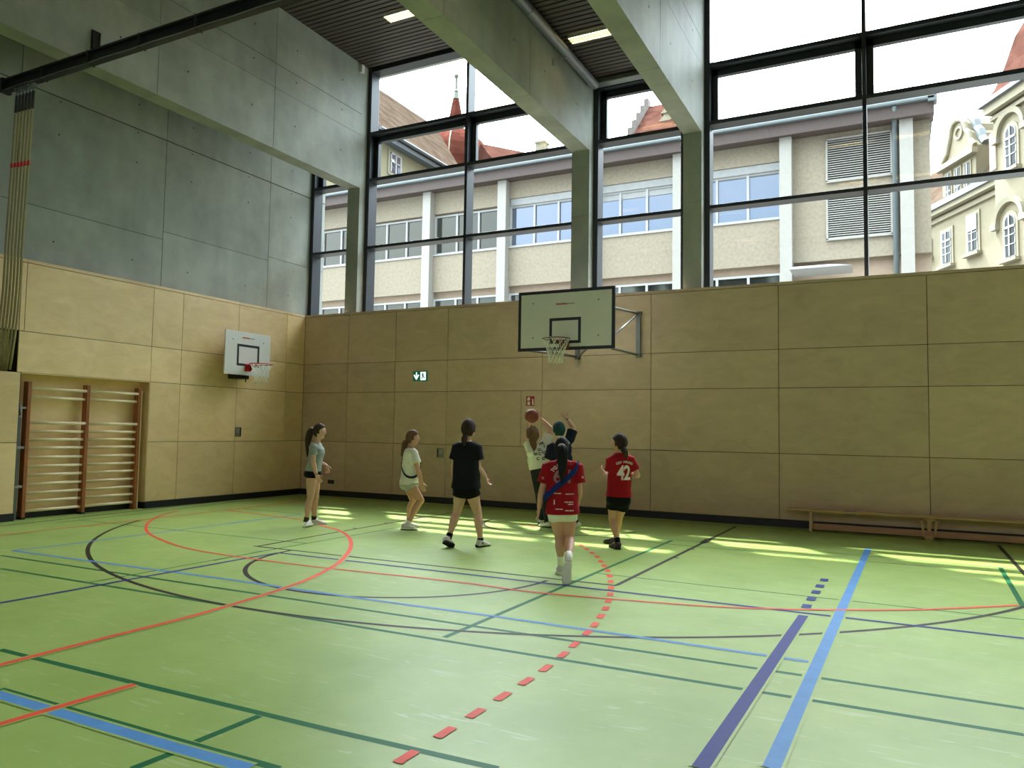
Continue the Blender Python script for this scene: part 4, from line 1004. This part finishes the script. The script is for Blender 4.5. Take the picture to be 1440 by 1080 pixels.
def decal(shirt, bm, c, rt, up, fw, nm, mat, parent, off=.004, lab=None):
    bmesh.ops.subdivide_edges(bm, edges=[e for e in bm.edges if e.calc_length() > .03], cuts=2, use_grid_fill=False)
    bmesh.ops.triangulate(bm, faces=bm.faces)
    tree = BVHTree.FromPolygons([shirt.matrix_world @ v.co for v in shirt.data.vertices], [p.vertices[:] for p in shirt.data.polygons])
    dead = []
    for v in bm.verts:
        o = c+rt*v.co.x+up*v.co.y-fw*.5; h, n, i, d = tree.ray_cast(o, fw)
        if h is None: dead.append(v)
        else: v.co = h-fw*off
    bmesh.ops.delete(bm, geom=dead, context='VERTS')
    if not bm.faces: bm.free(); return
    me = bpy.data.meshes.new(nm); bm.to_mesh(me); bm.free(); me.materials.append(mat)
    o = bpy.data.objects.new(nm, me); COL.objects.link(o); reparent(o, parent)
    if lab: o['label'] = lab
    return o

def person(label, J, fd, S=1.0, sk=SK1, hair=None, thick=1.1, curly=0, shirt=None, hem=-.12, loose=.02, sleeve=.62, shorts=None, short_len=.30, short_loose=.012, trousers=None, shoes=(M_SHOE_W, M_SOLE_W), socks=None, sock_h=.07, curl=(.45, .45), hs=(1, 1), thumb=None, neckline=1.0, headup=None, hairnape=-.62, hs_=1.12):
    base = (J['heelL']+J['heelR'])/2; base.z = 0
    root = empty('person', base, label, 'person')
    F = Frame(J, S); c0, sd0, fw0 = F.at(.6)
    ax_z = headup or (V((0, 0, 1))*.8+F.up*.3).normalized(); ax_y = (fd-ax_z*fd.dot(ax_z)).normalized(); ax_x = ax_y.cross(ax_z).normalized(); ax = (ax_x, ax_y, ax_z)
    H = J['H']; HS = S*hs_
    b = MB()
    b.loft([F.ring(t, a, bb, f) for t, a, bb, f in TORSO])
    nb = F.N+F.up*(-.03*S); b.tube([nb, F.N+F.up*.02*S, H-ax_z*.06*HS-ax_y*.012*HS, H-ax_z*.02*HS-ax_y*.012*HS], [.062*S, .052*S, .048*S, .05*S], 16)
    headshell(b, H, ax, HS)
    for s_ in (-1, 1): b.sphere(H+ax_x*(.0685*HS*s_)-ax_y*.004*HS-ax_z*.010*HS, .028*HS, 12, 8, (.34, .6, 1.0), ax)
    for q in 'LR':
        Sh, E, W, Ht = J['S'+q], J['E'+q], J['W'+q], J['H'+q]; inn = Sh.lerp(F.N-F.up*.05*S, .5)
        b.tube([inn, Sh, Sh.lerp(E, .25), Sh.lerp(E, .6), E], [.05*S, .053*S, .047*S, .041*S, .036*S], 14)
        b.sphere(Sh, .055*S, 14, 10); b.sphere(E, .037*S, 12, 8)
        b.tube([E, E.lerp(W, .25), E.lerp(W, .6), E.lerp(W, .9), W], [.036*S, .040*S, .034*S, .027*S, .025*S], 14)
        hand.side = hs['LR'.index(q)]
        hand(b, W, Ht, (thumb[q] if thumb else fw0), S, curl['LR'.index(q)])
        P_, K, A = J['P'+q], J['K'+q], J['A'+q]; back = -fw0*(.014*S)
        b.tube([P_+F.up*.05*S, P_, P_.lerp(K, .25), P_.lerp(K, .6), P_.lerp(K, .88), K], [.075*S, .088*S, .084*S, .070*S, .057*S, .054*S], 16)
        b.sphere(K, .0545*S, 14, 10)
        b.tube([K, K.lerp(A, .12)+back*.4, K.lerp(A, .30)+back, K.lerp(A, .5)+back*.7, K.lerp(A, .78), A], [.052*S, .052*S, .058*S, .050*S, .036*S, .034*S], 16)
        he, to = J['heel'+q], J['toe'+q]; f = (to-he).normalized(); u = A-(he+f*.06*S); u -= f*u.dot(f); u.normalize()
        b.tube([A, he+f*.06*S+u*.055*S, he+f*.13*S+u*.045*S, to-f*.05*S+u*.036*S], [.034*S, .026*S, .02*S, .012*S], 10)
    body = b.build('body', sk, root); remesh(body, .0062*S, 3, .5)
    # lips
    lip_c = H+ax_y*.09*HS-ax_z*.048*HS; body.data.materials.append(M_LIP)
    for p in body.data.polygons:
        d = p.center-lip_c; q = (d.dot(ax_x)/.024/HS, d.dot(ax_z)/.009/HS)
        if q[0]*q[0]+q[1]*q[1] < 1 and d.dot(ax_y) > -.03*S: p.material_index = 1
    reparent(body, root) if body.parent is None else None
    for s_ in (-1, 1):
        x, y, z = headpt(.37*s_, .92, .1, S); e = H+ax_x*(.0285*HS*s_)+ax_y*(.0725*HS)+ax_z*(.011*HS)
        b = MB(); b.sphere(e, .0112*HS, 14, 10, axes=ax); b.mat(1).sphere(e+ax_y*.0055*HS, .0073*HS, 10, 8, axes=ax); b.build('eye', [M_EYEW, M_IRIS], root, True)
    b = MB(); headshell(b, H, ax, HS, hairmul(thick, curly, hairnape), False, 48, 36); hr = b.build('hair', hair, root, True)
    if shirt:
        b = MB(); tab = []
        for i in range(13):
            t = hem+(neckline-hem)*i/12; a, bb, f = tint(t, TORSO); lo = loose*(1 if t < .8 else max(.25, (1-t)/.2))+(.014 if t > .85 else .004)
            if t < .62: a = max(a, .118+loose*1.0); bb = max(bb, .088+loose*.6)
            if t < .1: a = max(a, .158); bb = max(bb, .112)
            tab.append((t, a+lo, bb+lo, f))
        tab.append((neckline+.03, .066, .064, 0))
        b.loft([F.ring(*q) for q in tab])
        for q in 'LR':
            Sh, E = J['S'+q], J['E'+q]; inn = Sh.lerp(F.N-F.up*.07*S, .62)
            b.tube([inn, Sh.lerp(inn, .25), Sh, Sh.lerp(E, sleeve*.5), Sh.lerp(E, sleeve)], [(.06+loose*.4)*S, (.066+loose*.4)*S, (.066+loose*.5)*S, (.056+loose*.8)*S, (.054+loose*1.1)*S], 16)
        for q in ('LR' if loose < .015 else ''): b.sphere(J['S'+q], (.064+loose*.5)*S, 14, 10)
        top = b.build('shirt', shirt, root); remesh(top, .0085*S, 5, .5)
        reparent(top, root) if top.parent is None else None
    else: top = None
    if shorts or trousers:
        b = MB(); b.loft([F.ring(t, k*(tint(t, TORSO)[0]+short_loose), k*(tint(t, TORSO)[1]+short_loose), tint(t, TORSO)[2]) for t, k in ((-.15, .75), (-.10, 1.0), (-.02, 1), (.05, 1))]+[F.ring(t, tint(t, TORSO)[0]+.004, tint(t, TORSO)[1]+.004, tint(t, TORSO)[2]) for t in ((.15, hem+.08) if hem > .08 else (.15,))])
        for q in 'LR':
            P_, K, A = J['P'+q], J['K'+q], J['A'+q]; lo = short_loose
            if trousers:
                b.tube([P_+F.up*.05*S, P_, P_.lerp(K, .3), K, K.lerp(A, .3), K.lerp(A, .7), K.lerp(A, 1.02)], [(.08+lo)*S, (.092+lo)*S, (.086+lo)*S, (.066+lo)*S, (.066+lo)*S, (.058+lo)*S, (.056+lo)*S], 18)
            else:
                b.tube([P_+F.up*.05*S, P_, P_.lerp(K, short_len*.5), P_.lerp(K, short_len)], [(.078+lo)*S, (.090+lo)*S, (.088+lo)*S, (.086+lo*1.2)*S], 18)
        o = b.build('trousers' if trousers else 'shorts', trousers or shorts, root); remesh(o, .008*S, 4, .5)
        reparent(o, root) if o.parent is None else None
    for q in 'LR':
        A, K = J['A'+q], J['K'+q]
        if socks:
            d = (K-A).normalized(); b = MB(); b.tube([A-d*.03*S, A+d*sock_h*.5*S, A+d*sock_h*S], [.039*S, .0395*S, .0425*S], 16); b.build('sock', socks, root, True)
        shoe(root, J['heel'+q], J['toe'+q], A, S, *shoes)
    return root, F, top, ax
def ponytail(root, pts, r, mat, nm='ponytail', tie=None, tie_at=0, lab=None):
    b = MB(); n = len(pts)
    rs = [r*math.sin(PI*(.18+.80*(i/(n-1)))**.8)+.004 for i in range(n)]
    b.tube(pts, rs, 14, flat=.7)
    for k in range(7):
        a = 2*PI*k/7; off = V((math.cos(a), math.sin(a), 0))
        b.tube([p+off*(rs[i]*.62) for i, p in enumerate(pts)], [x*.5 for x in rs], 8)
    o = b.build(nm, mat, root, True)
    if lab: o['label'] = lab
    if tie:
        b = MB(); d = (pts[1]-pts[0]).normalized(); x = d.orthogonal().normalized(); b.ring(pts[0].lerp(pts[1], tie_at), x, d.cross(x), max(.014, r*.62), .009, 18, 8); b.build('hair_tie', tie, root, True)
def curve(pts, k=5):
    out = []
    for i in range(len(pts)-1):
        a, b, d, e = pts[max(i-1, 0)], pts[i], pts[i+1], pts[min(i+2, len(pts)-1)]
        for j in range(k):
            t = j/k; out.append(.5*((2*b)+(d-a)*t+(2*a-5*b+4*d-e)*t*t+(3*b-a-3*d+e)*t**3))
    return out+[pts[-1]]
def sash(root, F, tR, tL, extra, width, mat, nm='sash'):
    b = MB(); n = 56; A = []; Bq = []
    for k in range(n):
        th = 2*PI*k/n; cs = math.cos(th); t = (tR+tL)/2+(tR-tL)/2*cs
        c, sd, fw = F.at(t); a, bb, f = tint(min(t, .93), TORSO); a = max(a, .118+extra if t < .62 else 0); e_ = extra+.012
        if t < .62: a = max(a, .118+extra); bb = max(bb, .088+extra*.6)
        p = c+fw*(f*F.S)+sd*((a+e_)*F.S*math.copysign(abs(cs)**.87, cs))+fw*((bb+e_)*F.S*math.copysign(abs(math.sin(th))**.87, math.sin(th)))
        out = (p-(c+fw*(f*F.S))).normalized(); A.append([p+F.up*(width/2), p+F.up*(width/2)+out*.006, p-F.up*(width/2)+out*.006, p-F.up*(width/2)])
    A.append(A[0]); b.loft(A, False); return b.build(nm, mat, root, True)
G = lambda p, z=0: V((p.x, p.y, z))
W_SHIRT = cloth('white cotton', srgb(226, 224, 212)); K_SHIRT = cloth('black jersey', srgb(22, 24, 28)); K_SHORT = cloth('black shorts cloth', srgb(12, 13, 15))
R_SHIRT = cloth('red jersey', srgb(150, 16, 28)); TEAL = cloth('teal cotton', srgb(140, 148, 144)); NAVY = cloth('navy cotton', srgb(24, 28, 48)); BLUE = cloth('blue ribbon', srgb(22, 44, 112))
H_BR = hairm('dark brown hair', srgb(58, 42, 32)); H_LB = hairm('light brown hair', srgb(104, 76, 54)); H_BK = hairm('black hair', srgb(20, 18, 20)); H_DB = hairm('deep brown hair', srgb(54, 40, 34)); H_TL = hairm('teal hair', srgb(26, 62, 64))

# 1: far left, side on, teal top
nt_ = flo(428, 742.3); fh_ = flo(437, 737.8); ft_ = flo(459, 737.3); D = (depth_of(nt_)+.15+depth_of(fh_))/2; P = lambda x, y, d=0: dep(x, y, D+d)
J = dict(H=P(449.3, 607.2), N=P(445.5, 624), SL=P(447, 628.5, .13), SR=P(440.5, 629, -.13), EL=P(448, 651, .18), ER=P(440.5, 650.8, -.17), WL=P(459, 654.5, .12), WR=P(445, 668, -.16), HL=P(462, 671, .10), HR=P(450.5, 678.5, -.15),
         PL=P(443, 668, .075), PR=P(438.5, 668.5, -.075), KL=P(443.5, 700, .07), KR=P(436.5, 701, -.06), AL=dep(441.5, 729, depth_of(fh_)), AR=dep(430.7, 731.5, depth_of(nt_)+.16),
         heelL=fh_, toeL=fh_+(ft_-fh_).normalized()*.245, heelR=nt_+FH*.225+RH*.06, toeR=nt_)
r, F, top, ax = person('person in a teal T-shirt and black shorts, standing side on, leftmost of the players', J, (RH*1+FH*-.10).normalized(), .99, SK1, H_BR, 1.09, shirt=TEAL, hem=.13, loose=.010, sleeve=.5, shorts=K_SHORT, short_len=.10, short_loose=.008, socks=cloth('dark sock', srgb(60, 56, 54)), sock_h=.045, curl=(.55, .4), hs=(1, -1), thumb={'L': RH, 'R': RH})
ponytail(r, curve([P(440, 603), P(436.5, 607), P(433.5, 618), P(432.5, 630), P(432, 643)]), .048, H_BR, tie=M_LACE)
b = MB(); w_ = J['WR'].lerp(J['ER'], .08); d = (J['ER']-J['WR']).normalized(); x = d.orthogonal().normalized(); b.ring(w_, x, d.cross(x), .029, .005, 18, 8); b.build('bracelet', cloth('dark red band', srgb(90, 34, 40)), r, True)

# 2: side on, white shirt, knees bent
nh = flo(564, 744.8); ntt = flo(589, 746); fh_ = flo(568, 741.2); D = (depth_of(nh)+depth_of(fh_))/2; P = lambda x, y, d=0: dep(x, y, D+d)
J = dict(H=P(580.3, 616.2), N=P(577.5, 631.5), SL=P(579, 636, .15), SR=P(580.5, 636.5, -.14), EL=P(585, 659, .2), ER=P(587.5, 659.5, -.19), WL=P(591, 678, .17), WR=P(593, 680, -.16), HL=P(594, 688, .15), HR=P(596, 691, -.13),
         PL=P(575.5, 682.5, .075), PR=P(577.5, 682.5, -.075), KL=P(581, 704, .08), KR=P(592, 703.5, -.08), AL=dep(573, 734.5, depth_of(fh_)), AR=dep(573.5, 737, depth_of(nh)),
         heelL=fh_, toeL=fh_+RH*.245-FH*.03, heelR=nh, toeR=nh+(ntt-nh).normalized()*.25)
r, F, top, ax = person('person in a loose white T-shirt with dark sash, knees bent, seen from the side', J, (RH*.99+FH*.05).normalized(), .98, SK2, H_LB, 1.10, shirt=W_SHIRT, hem=.03, loose=.03, sleeve=.66, shorts=cloth('grey white shorts', srgb(178, 176, 164)), short_len=.16, short_loose=.03, socks=W_SHIRT, sock_h=.05, curl=(.3, .3), hs=(1, -1), thumb={'L': RH, 'R': RH})
ponytail(r, curve([P(573.5, 619), P(570.5, 622), P(568.5, 629), P(566.5, 636), P(564.5, 642)]), .042, H_LB, tie=H_BK)
sash(r, F, .24, .95, .032, .035, cloth('dark navy sash', srgb(34, 40, 60)))
b = MB(); q = P(585, 650, .0); 
bm_ = text_mesh('o', .16); decal(top, bm_, P(588, 655, 0)-RH*.0, -FH, V((0, 0, 1)), -RH, 'chest_print', K_SHIRT, r, lab='black chest print')

# 3: from behind, black shirt
rh_ = flo(670, 769.8); lt_ = flo(637, 770); D = (depth_of(rh_)+depth_of(lt_))/2+.1; P = lambda x, y, d=0: dep(x, y, D+d)
J = dict(H=P(659.3, 604), N=P(656.8, 622.5), SL=P(644, 628.5, .03), SR=P(669.5, 629, -.03), EL=P(637.8, 657, .05), ER=P(673, 658, -.04), WL=P(640.5, 680, .17), WR=P(683, 671, .03), HL=P(644, 690, .22), HR=P(687.5, 682.5, .05),
         PL=P(648.8, 689.5, .01), PR=P(662.5, 689.5, -.01), KL=P(642.8, 719, .06), KR=P(672, 721.5, .03), AL=P(631.5, 754.5, -.07), AR=dep(675.8, 761.5, depth_of(rh_)+.03),
         heelL=dep(625, 763.5, depth_of(lt_)-.10), toeL=lt_+FH*.02, heelR=rh_, toeR=rh_+(RH*.62+FH*.78)*.25)
r, F, top, ax = person('person in a black T-shirt and black shorts, legs apart, seen from behind', J, (FH*.86+RH*.5).normalized(), 1.04, SK1, H_DB, 1.13, shirt=K_SHIRT, hem=.05, loose=.028, sleeve=.62, shorts=K_SHORT, short_len=.28, short_loose=.016, shoes=(M_SHOE_W, M_SOLE_K), socks=K_SHORT, sock_h=.04, curl=(.35, .9), hs=(-1, 1))
ponytail(r, curve([P(654.5, 612, -.09), P(653, 617, -.11), P(652.5, 622, -.12), P(653, 627, -.11)]), .034, H_DB, tie=H_BK)

# 4: nearest, red jersey, from behind, mid step
lh_ = flo(786.5, 808.8); rt_ = flo(796, 822); dL, dR = depth_of(lh_), depth_of(rt_); D = dL+.02; P = lambda x, y, d=0: dep(x, y, D+d)
J = dict(H=P(790, 629.5), N=P(790.5, 648.5), SL=P(771.5, 657), SR=P(811, 657), EL=P(762, 690), ER=P(814.5, 690, -.02), WL=P(758, 715, .03), WR=P(812, 709, .17), HL=P(756.5, 729, .05), HR=P(809, 717, .24),
         PL=P(782, 723), PR=P(800, 723), KL=P(787, 756, .04), KR=P(801, 757, .03), AL=dep(788.8, 792, dL+.05), AR=dep(799.5, 788, dR+.10),
         heelL=lh_, toeL=lh_+FH*.225+RH*.02, heelR=dep(799, 790.5, dR+.02), toeR=rt_)
r, F, top, ax = person('person in a red jersey with blue sash and long black ponytail, nearest player', J, FH, .97, SK3, H_BK, 1.09, hs_=1.04, shirt=R_SHIRT, hem=.01, loose=.028, sleeve=.68, shorts=cloth('white shorts', srgb(224, 224, 214)), short_len=.25, short_loose=.008, socks=cloth('white sock', srgb(230, 228, 220)), sock_h=.13, curl=(.4, .5), hs=(-1, 1))
ponytail(r, curve([P(790, 628, -.10), P(791, 634, -.13), P(791, 650, -.13), P(790.5, 665, -.14), P(790, 680, -.14)]), .052, H_BK)
b = MB(); c_ = J['H']; b.ring(c_+ax[2]*.01+ax[1]*.012, ax[0], (ax[2]*.9-ax[1]*.42).normalized(), .090, .009, 40, 8, .45, PI-.45); b.build('headband', cloth('grey headband', srgb(176, 180, 184)), r, True)
b = MB(); d = V((0, 0, 1)); b.ring(P(790, 628.5, -.115), RH, FH*.4+V((0, 0, 1)), .03, .013, 18, 8); b.build('scrunchie', cloth('white scrunchie', srgb(210, 214, 212)), r, True)
sash(r, F, .95, .30, .040, .07, BLUE)
PRT = plain('pale print', srgb(226, 206, 206), .6); PRG = plain('greyish print', srgb(150, 110, 112), .6); up_ = V((0, 0, 1))
for ch, x, y, rot in (('T', 777, 661, .75), ('G', 780, 657.5, .5), ('L', 784, 654.5, .25), ('Y', 804.5, 664.5, -.7)):
    bm_ = text_mesh(ch, .052, bold=.0015); bmesh.ops.rotate(bm_, verts=bm_.verts, matrix=Matrix.Rotation(rot, 3, 'Z')); decal(top, bm_, P(x, y), RH, up_, FH, 'jersey_letter', PRT, r, lab='white arched back letter')
for ch, x in (('6', 783.5), ('1', 799.5)):
    bm_ = text_mesh(ch, .20, bold=.004); decal(top, bm_, P(x, 670), RH, up_, FH, 'jersey_number', PRG, r, .003, 'pale back number, mostly under the ponytail')
for x, y, w_ in ((783, 692.5, .085), (800.5, 693.5, .10), (799, 704.5, .10), (801, 707.5, .06), (785.5, 714, .09), (799.5, 716, .10)):
    bm_ = bmesh.new()
    for i in range(int(w_/.012)):
        x0 = -w_/2+i*.012; h_ = .004+.003*((i*7) % 3)/2; bm_.faces.new([bm_.verts.new((x0+a, c, 0)) for a, c in ((0, -h_), (.009, -h_), (.009, h_), (0, h_))])
    decal(top, bm_, P(x, y), RH, up_, FH, 'sponsor_print', PRT, r)
for x in (778.5,):
    bm_ = bmesh.new(); bm_.faces.new([bm_.verts.new(q) for q in ((-.006, -.025, 0), (.006, -.025, 0), (.006, .025, 0), (-.006, .025, 0))]); decal(top, bm_, P(x, 704.5), RH, up_, FH, 'sponsor_print', PRT, r)
for x, y in ((763, 671), (818.5, 670)):
    bm_ = text_mesh('o', .05); decal(top, bm_, P(x, y), RH, up_, FH, 'sleeve_badge', PRT, r)

# 5: red 42
nh = flo(871, 773); fh_ = flo(866.5, 766.3); D = depth_of(nh)+.10; P = lambda x, y, d=0: dep(x, y, D+d)
J = dict(H=P(871, 623.5), N=P(872.3, 638.5), SL=P(859.5, 647, .02), SR=P(886, 647, -.02), EL=P(857, 671, .02), ER=P(896.5, 668.5, -.02), WL=P(850.5, 665.5, .20), WR=P(889, 667.5, .17), HL=P(845.5, 659, .24), HR=P(884, 664, .24),
         PL=P(863.5, 705, .01), PR=P(876, 705, -.01), KL=P(861, 729, .06), KR=P(870, 728.5, .1), AL=dep(868, 759.5, depth_of(nh)+.06), AR=dep(866.8, 754.5, depth_of(fh_)+.04),
         heelL=nh, toeL=nh+FH*.21-RH*.09, heelR=fh_+FH*.0, toeR=fh_-RH*.14+FH*.17)
r, F, top, ax = person('person in a red jersey numbered 42 and black shorts, rightmost of the players', J, (FH*.6-RH*.8).normalized(), .96, SK2, H_DB, 1.16, shirt=R_SHIRT, hem=.10, loose=.022, sleeve=.66, shorts=K_SHORT, short_len=.42, short_loose=.016, shoes=(plain('black red shoe', srgb(52, 24, 28), .6), M_SOLE_K), socks=K_SHORT, sock_h=.03, curl=(.8, .8), hs=(-1, 1))
ponytail(r, curve([P(875.5, 629, -.09), P(878, 634, -.11), P(880, 639, -.11), P(881, 645, -.1)]), .036, H_DB, tie=H_BK)
rt_ = (J['SR']-J['SL']).normalized()
for ch, x in (('4', 871.3), ('2', 880.3)):
    bm_ = text_mesh(ch, .26, bold=.008); bmesh.ops.scale(bm_, vec=(.72, 1, 1), verts=bm_.verts); decal(top, bm_, P(x, 665.3), RH, up_, FH, 'jersey_number', PRT, r, lab='white number on the back')
for i, ch in enumerate('GSV HAUNG'):
    if ch == ' ': continue
    a = (i-4)/4; bm_ = text_mesh(ch, .044, bold=.001); bmesh.ops.rotate(bm_, verts=bm_.verts, matrix=Matrix.Rotation(-a*.45, 3, 'Z')); decal(top, bm_, P(876.5+a*10, 649.3+a*a*2.2), RH, up_, FH, 'jersey_letter', PRT, r, lab='white arched back letter')

# 6: shooter in a white shirt, arms up with the ball
fh_ = flo(757.5, 737.5); nh = flo(776, 742); D = (depth_of(fh_)+depth_of(nh))/2+.12; P = lambda x, y, d=0: dep(x, y, D+d)
J = dict(H=P(748.8, 612.5), N=P(753.5, 628.5), SL=P(746.5, 634, .03), SR=P(767.5, 622, -.02), EL=P(739.5, 614, .17), ER=P(775, 602.5, .03), WL=P(742.8, 597, .17), WR=P(760.8, 588.8, .12), HL=P(744.5, 587, .10), HR=P(757, 580.5, .12),
         PL=P(755, 664, .01), PR=P(766.5, 664, -.01), KL=P(759, 695, .04), KR=P(767, 697, -.02), AL=dep(763.5, 729.5, depth_of(fh_)+.03), AR=dep(771, 733.5, depth_of(nh)),
         heelL=fh_, toeL=fh_+RH*.16+FH*.18, heelR=nh, toeR=nh-RH*.2+FH*.13)
r, F, top, ax = person('person in a white printed T-shirt and dark trousers, arms up shooting the ball', J, (FH*.92-RH*.35).normalized(), 1.0, SK1, hairm('curly brown hair', srgb(116, 88, 62)), 1.26, curly=.22, shirt=W_SHIRT, hem=.17, loose=.03, sleeve=.55, trousers=cloth('charcoal trousers', srgb(36, 38, 38)), short_loose=.012, shoes=(M_SHOE_W, M_SOLE_K), curl=(.5, .5), hs=(1, -1), thumb={'L': RH, 'R': -RH})
ponytail(r, curve([P(749, 616, -.08), P(749.5, 622, -.11), P(751, 629, -.11), P(751.5, 634, -.09)]), .05, H_LB, nm='loose_hair')
for ch, x, y in (('A', 762.5, 623), ('B', 759.5, 624.5), ('I', 765, 627.5), ('T', 750.5, 634.5), ('O', 758, 632.5), ('J', 762, 634.5), ('D', 766, 636.5), ('W', 753, 638.5), ('C', 758.5, 638), ('C', 756, 645), ('G', 763.5, 644.5)):
    bm_ = text_mesh(ch, .062, bold=.003); bmesh.ops.rotate(bm_, verts=bm_.verts, matrix=Matrix.Rotation(.25, 3, 'Z')); decal(top, bm_, P(x, y), RH, up_, FH, 'shirt_letter', K_SHORT, r, lab='black back letter')
basketball(P(748, 584.8, .17), 'brown basketball held up by the shooter under the red sign', (.4, 0, .6))

# 7: defender with a raised arm
nh = flo(811.5, 741.8); D = depth_of(nh)-.12; P = lambda x, y, d=0: dep(x, y, D+d)
J = dict(H=P(785.8, 605), N=P(788.5, 622.5), SL=P(775.5, 629, .03), SR=P(801, 618, -.03), EL=P(771.5, 650, .08), ER=P(806.3, 601, .02), WL=P(776, 668, .16), WR=P(797.3, 588, .05), HL=P(778, 678, .2), HR=P(788, 577.5, .07),
         PL=P(783, 668, .01), PR=P(796, 668, -.01), KL=P(785, 700, .05), KR=P(800, 702, .02), AL=P(788, 733, .02), AR=dep(808, 734, depth_of(nh)+.02),
         heelL=flo(788, 741), toeL=flo(788, 741)+FH*.22-RH*.08, heelR=nh-RH*.02, toeR=nh+FH*.21+RH*.06)
r, F, top, ax = person('person in a dark shirt with teal hair, one arm raised to block the shot', J, (FH*.9-RH*.42).normalized(), 1.0, SK1, H_TL, 1.2, shirt=NAVY, hem=-.05, loose=.03, sleeve=.75, trousers=cloth('dark trousers', srgb(28, 30, 34)), short_loose=.012, curl=(.4, .2), hs=(1, -1), thumb={'L': FH, 'R': RH+UP*.3})
b = MB(); w_ = J['WR'].lerp(J['ER'], .1); d = (J['ER']-J['WR']).normalized(); x = d.orthogonal().normalized(); b.ring(w_, x, d.cross(x), .029, .005, 18, 8); b.build('wristband', K_SHIRT, r, True)
# ------------------------------------------------------------------ daylight
SUND = V((-.43, .469, 1)).normalized()
wd = bpy.data.worlds.new('sky'); SC.world = wd; wd.use_nodes = True; nt = wd.node_tree; bg = nt.nodes['Background']
tc = N(nt, 'ShaderNodeTexCoord'); dt = N(nt, 'ShaderNodeVectorMath', operation='DOT_PRODUCT'); dt.inputs[1].default_value = SUND
nt.links.new(tc.outputs['Generated'], dt.inputs[0])
mr = N(nt, 'ShaderNodeMapRange'); mr.inputs[1].default_value = -.6; mr.inputs[2].default_value = 1; nt.links.new(dt.outputs['Value'], mr.inputs[0])
pw = N(nt, 'ShaderNodeMath', operation='POWER'); pw.inputs[1].default_value = SKY_POW; nt.links.new(mr.outputs[0], pw.inputs[0])
st = N(nt, 'ShaderNodeMath', operation='MULTIPLY_ADD'); st.inputs[1].default_value = SKY_GLOW; st.inputs[2].default_value = SKY_BASE; nt.links.new(pw.outputs[0], st.inputs[0])
mp = N(nt, 'ShaderNodeMapping'); mp.inputs['Scale'].default_value = (1, 1, 2.5); nz = N(nt, 'ShaderNodeTexNoise', Scale=2.2, Detail=6.0, Roughness=.6)
nt.links.new(tc.outputs['Generated'], mp.inputs[0]); nt.links.new(mp.outputs[0], nz.inputs['Vector'])
rp = N(nt, 'ShaderNodeValToRGB'); rp.color_ramp.elements[0].position = .36; rp.color_ramp.elements[1].position = .6
rp.color_ramp.elements[0].color = (.70, .88, 1.0, 1); rp.color_ramp.elements[1].color = (.94, .97, 1, 1)
nt.links.new(nz.outputs['Fac'], rp.inputs[0]); nt.links.new(rp.outputs[0], bg.inputs['Color']); nt.links.new(st.outputs[0], bg.inputs['Strength'])
sl = bpy.data.lights.new('sun', 'SUN'); sl.energy = SUN_E; sl.angle = math.radians(1.2); sl.color = (1, .95, .86)
so_ = bpy.data.objects.new('sun', sl); COL.objects.link(so_); so_.rotation_euler = (-SUND).to_track_quat('-Z', 'Y').to_euler()
# sky portals in the window openings (sampling aid only: they guide light through the glass and emit nothing)
for x0, x1, h in ((-.28, 1.02, 9.95), (1.36, 6.64, 9.95), (7.0, 8.85, 8.44), (9.19, 14.6, 9.95), (14.95, 16.8, 8.44), (17.15, 22.4, 9.95), (22.75, XR, 8.44)):
    al = bpy.data.lights.new('window_portal', 'AREA'); al.shape = 'RECTANGLE'; al.size = x1-x0; al.size_y = h-ZP; al.cycles.is_portal = True
    o = bpy.data.objects.new('window_portal', al); COL.objects.link(o); o.location = ((x0+x1)/2, .72, (h+ZP)/2); o.rotation_euler = (-PI/2, 0, 0)
vs = SC.view_settings; vs.view_transform = 'Standard'; vs.look = 'None'; vs.gamma = 1; vs.use_curve_mapping = False; vs.exposure = EXPO
SC.cycles.use_denoising = True; SC.cycles.max_bounces = 10; SC.cycles.diffuse_bounces = 7; SC.cycles.glossy_bounces = 4; SC.cycles.transparent_max_bounces = 12
SC.cycles.sample_clamp_indirect = 6; SC.cycles.caustics_reflective = False; SC.cycles.caustics_refractive = False
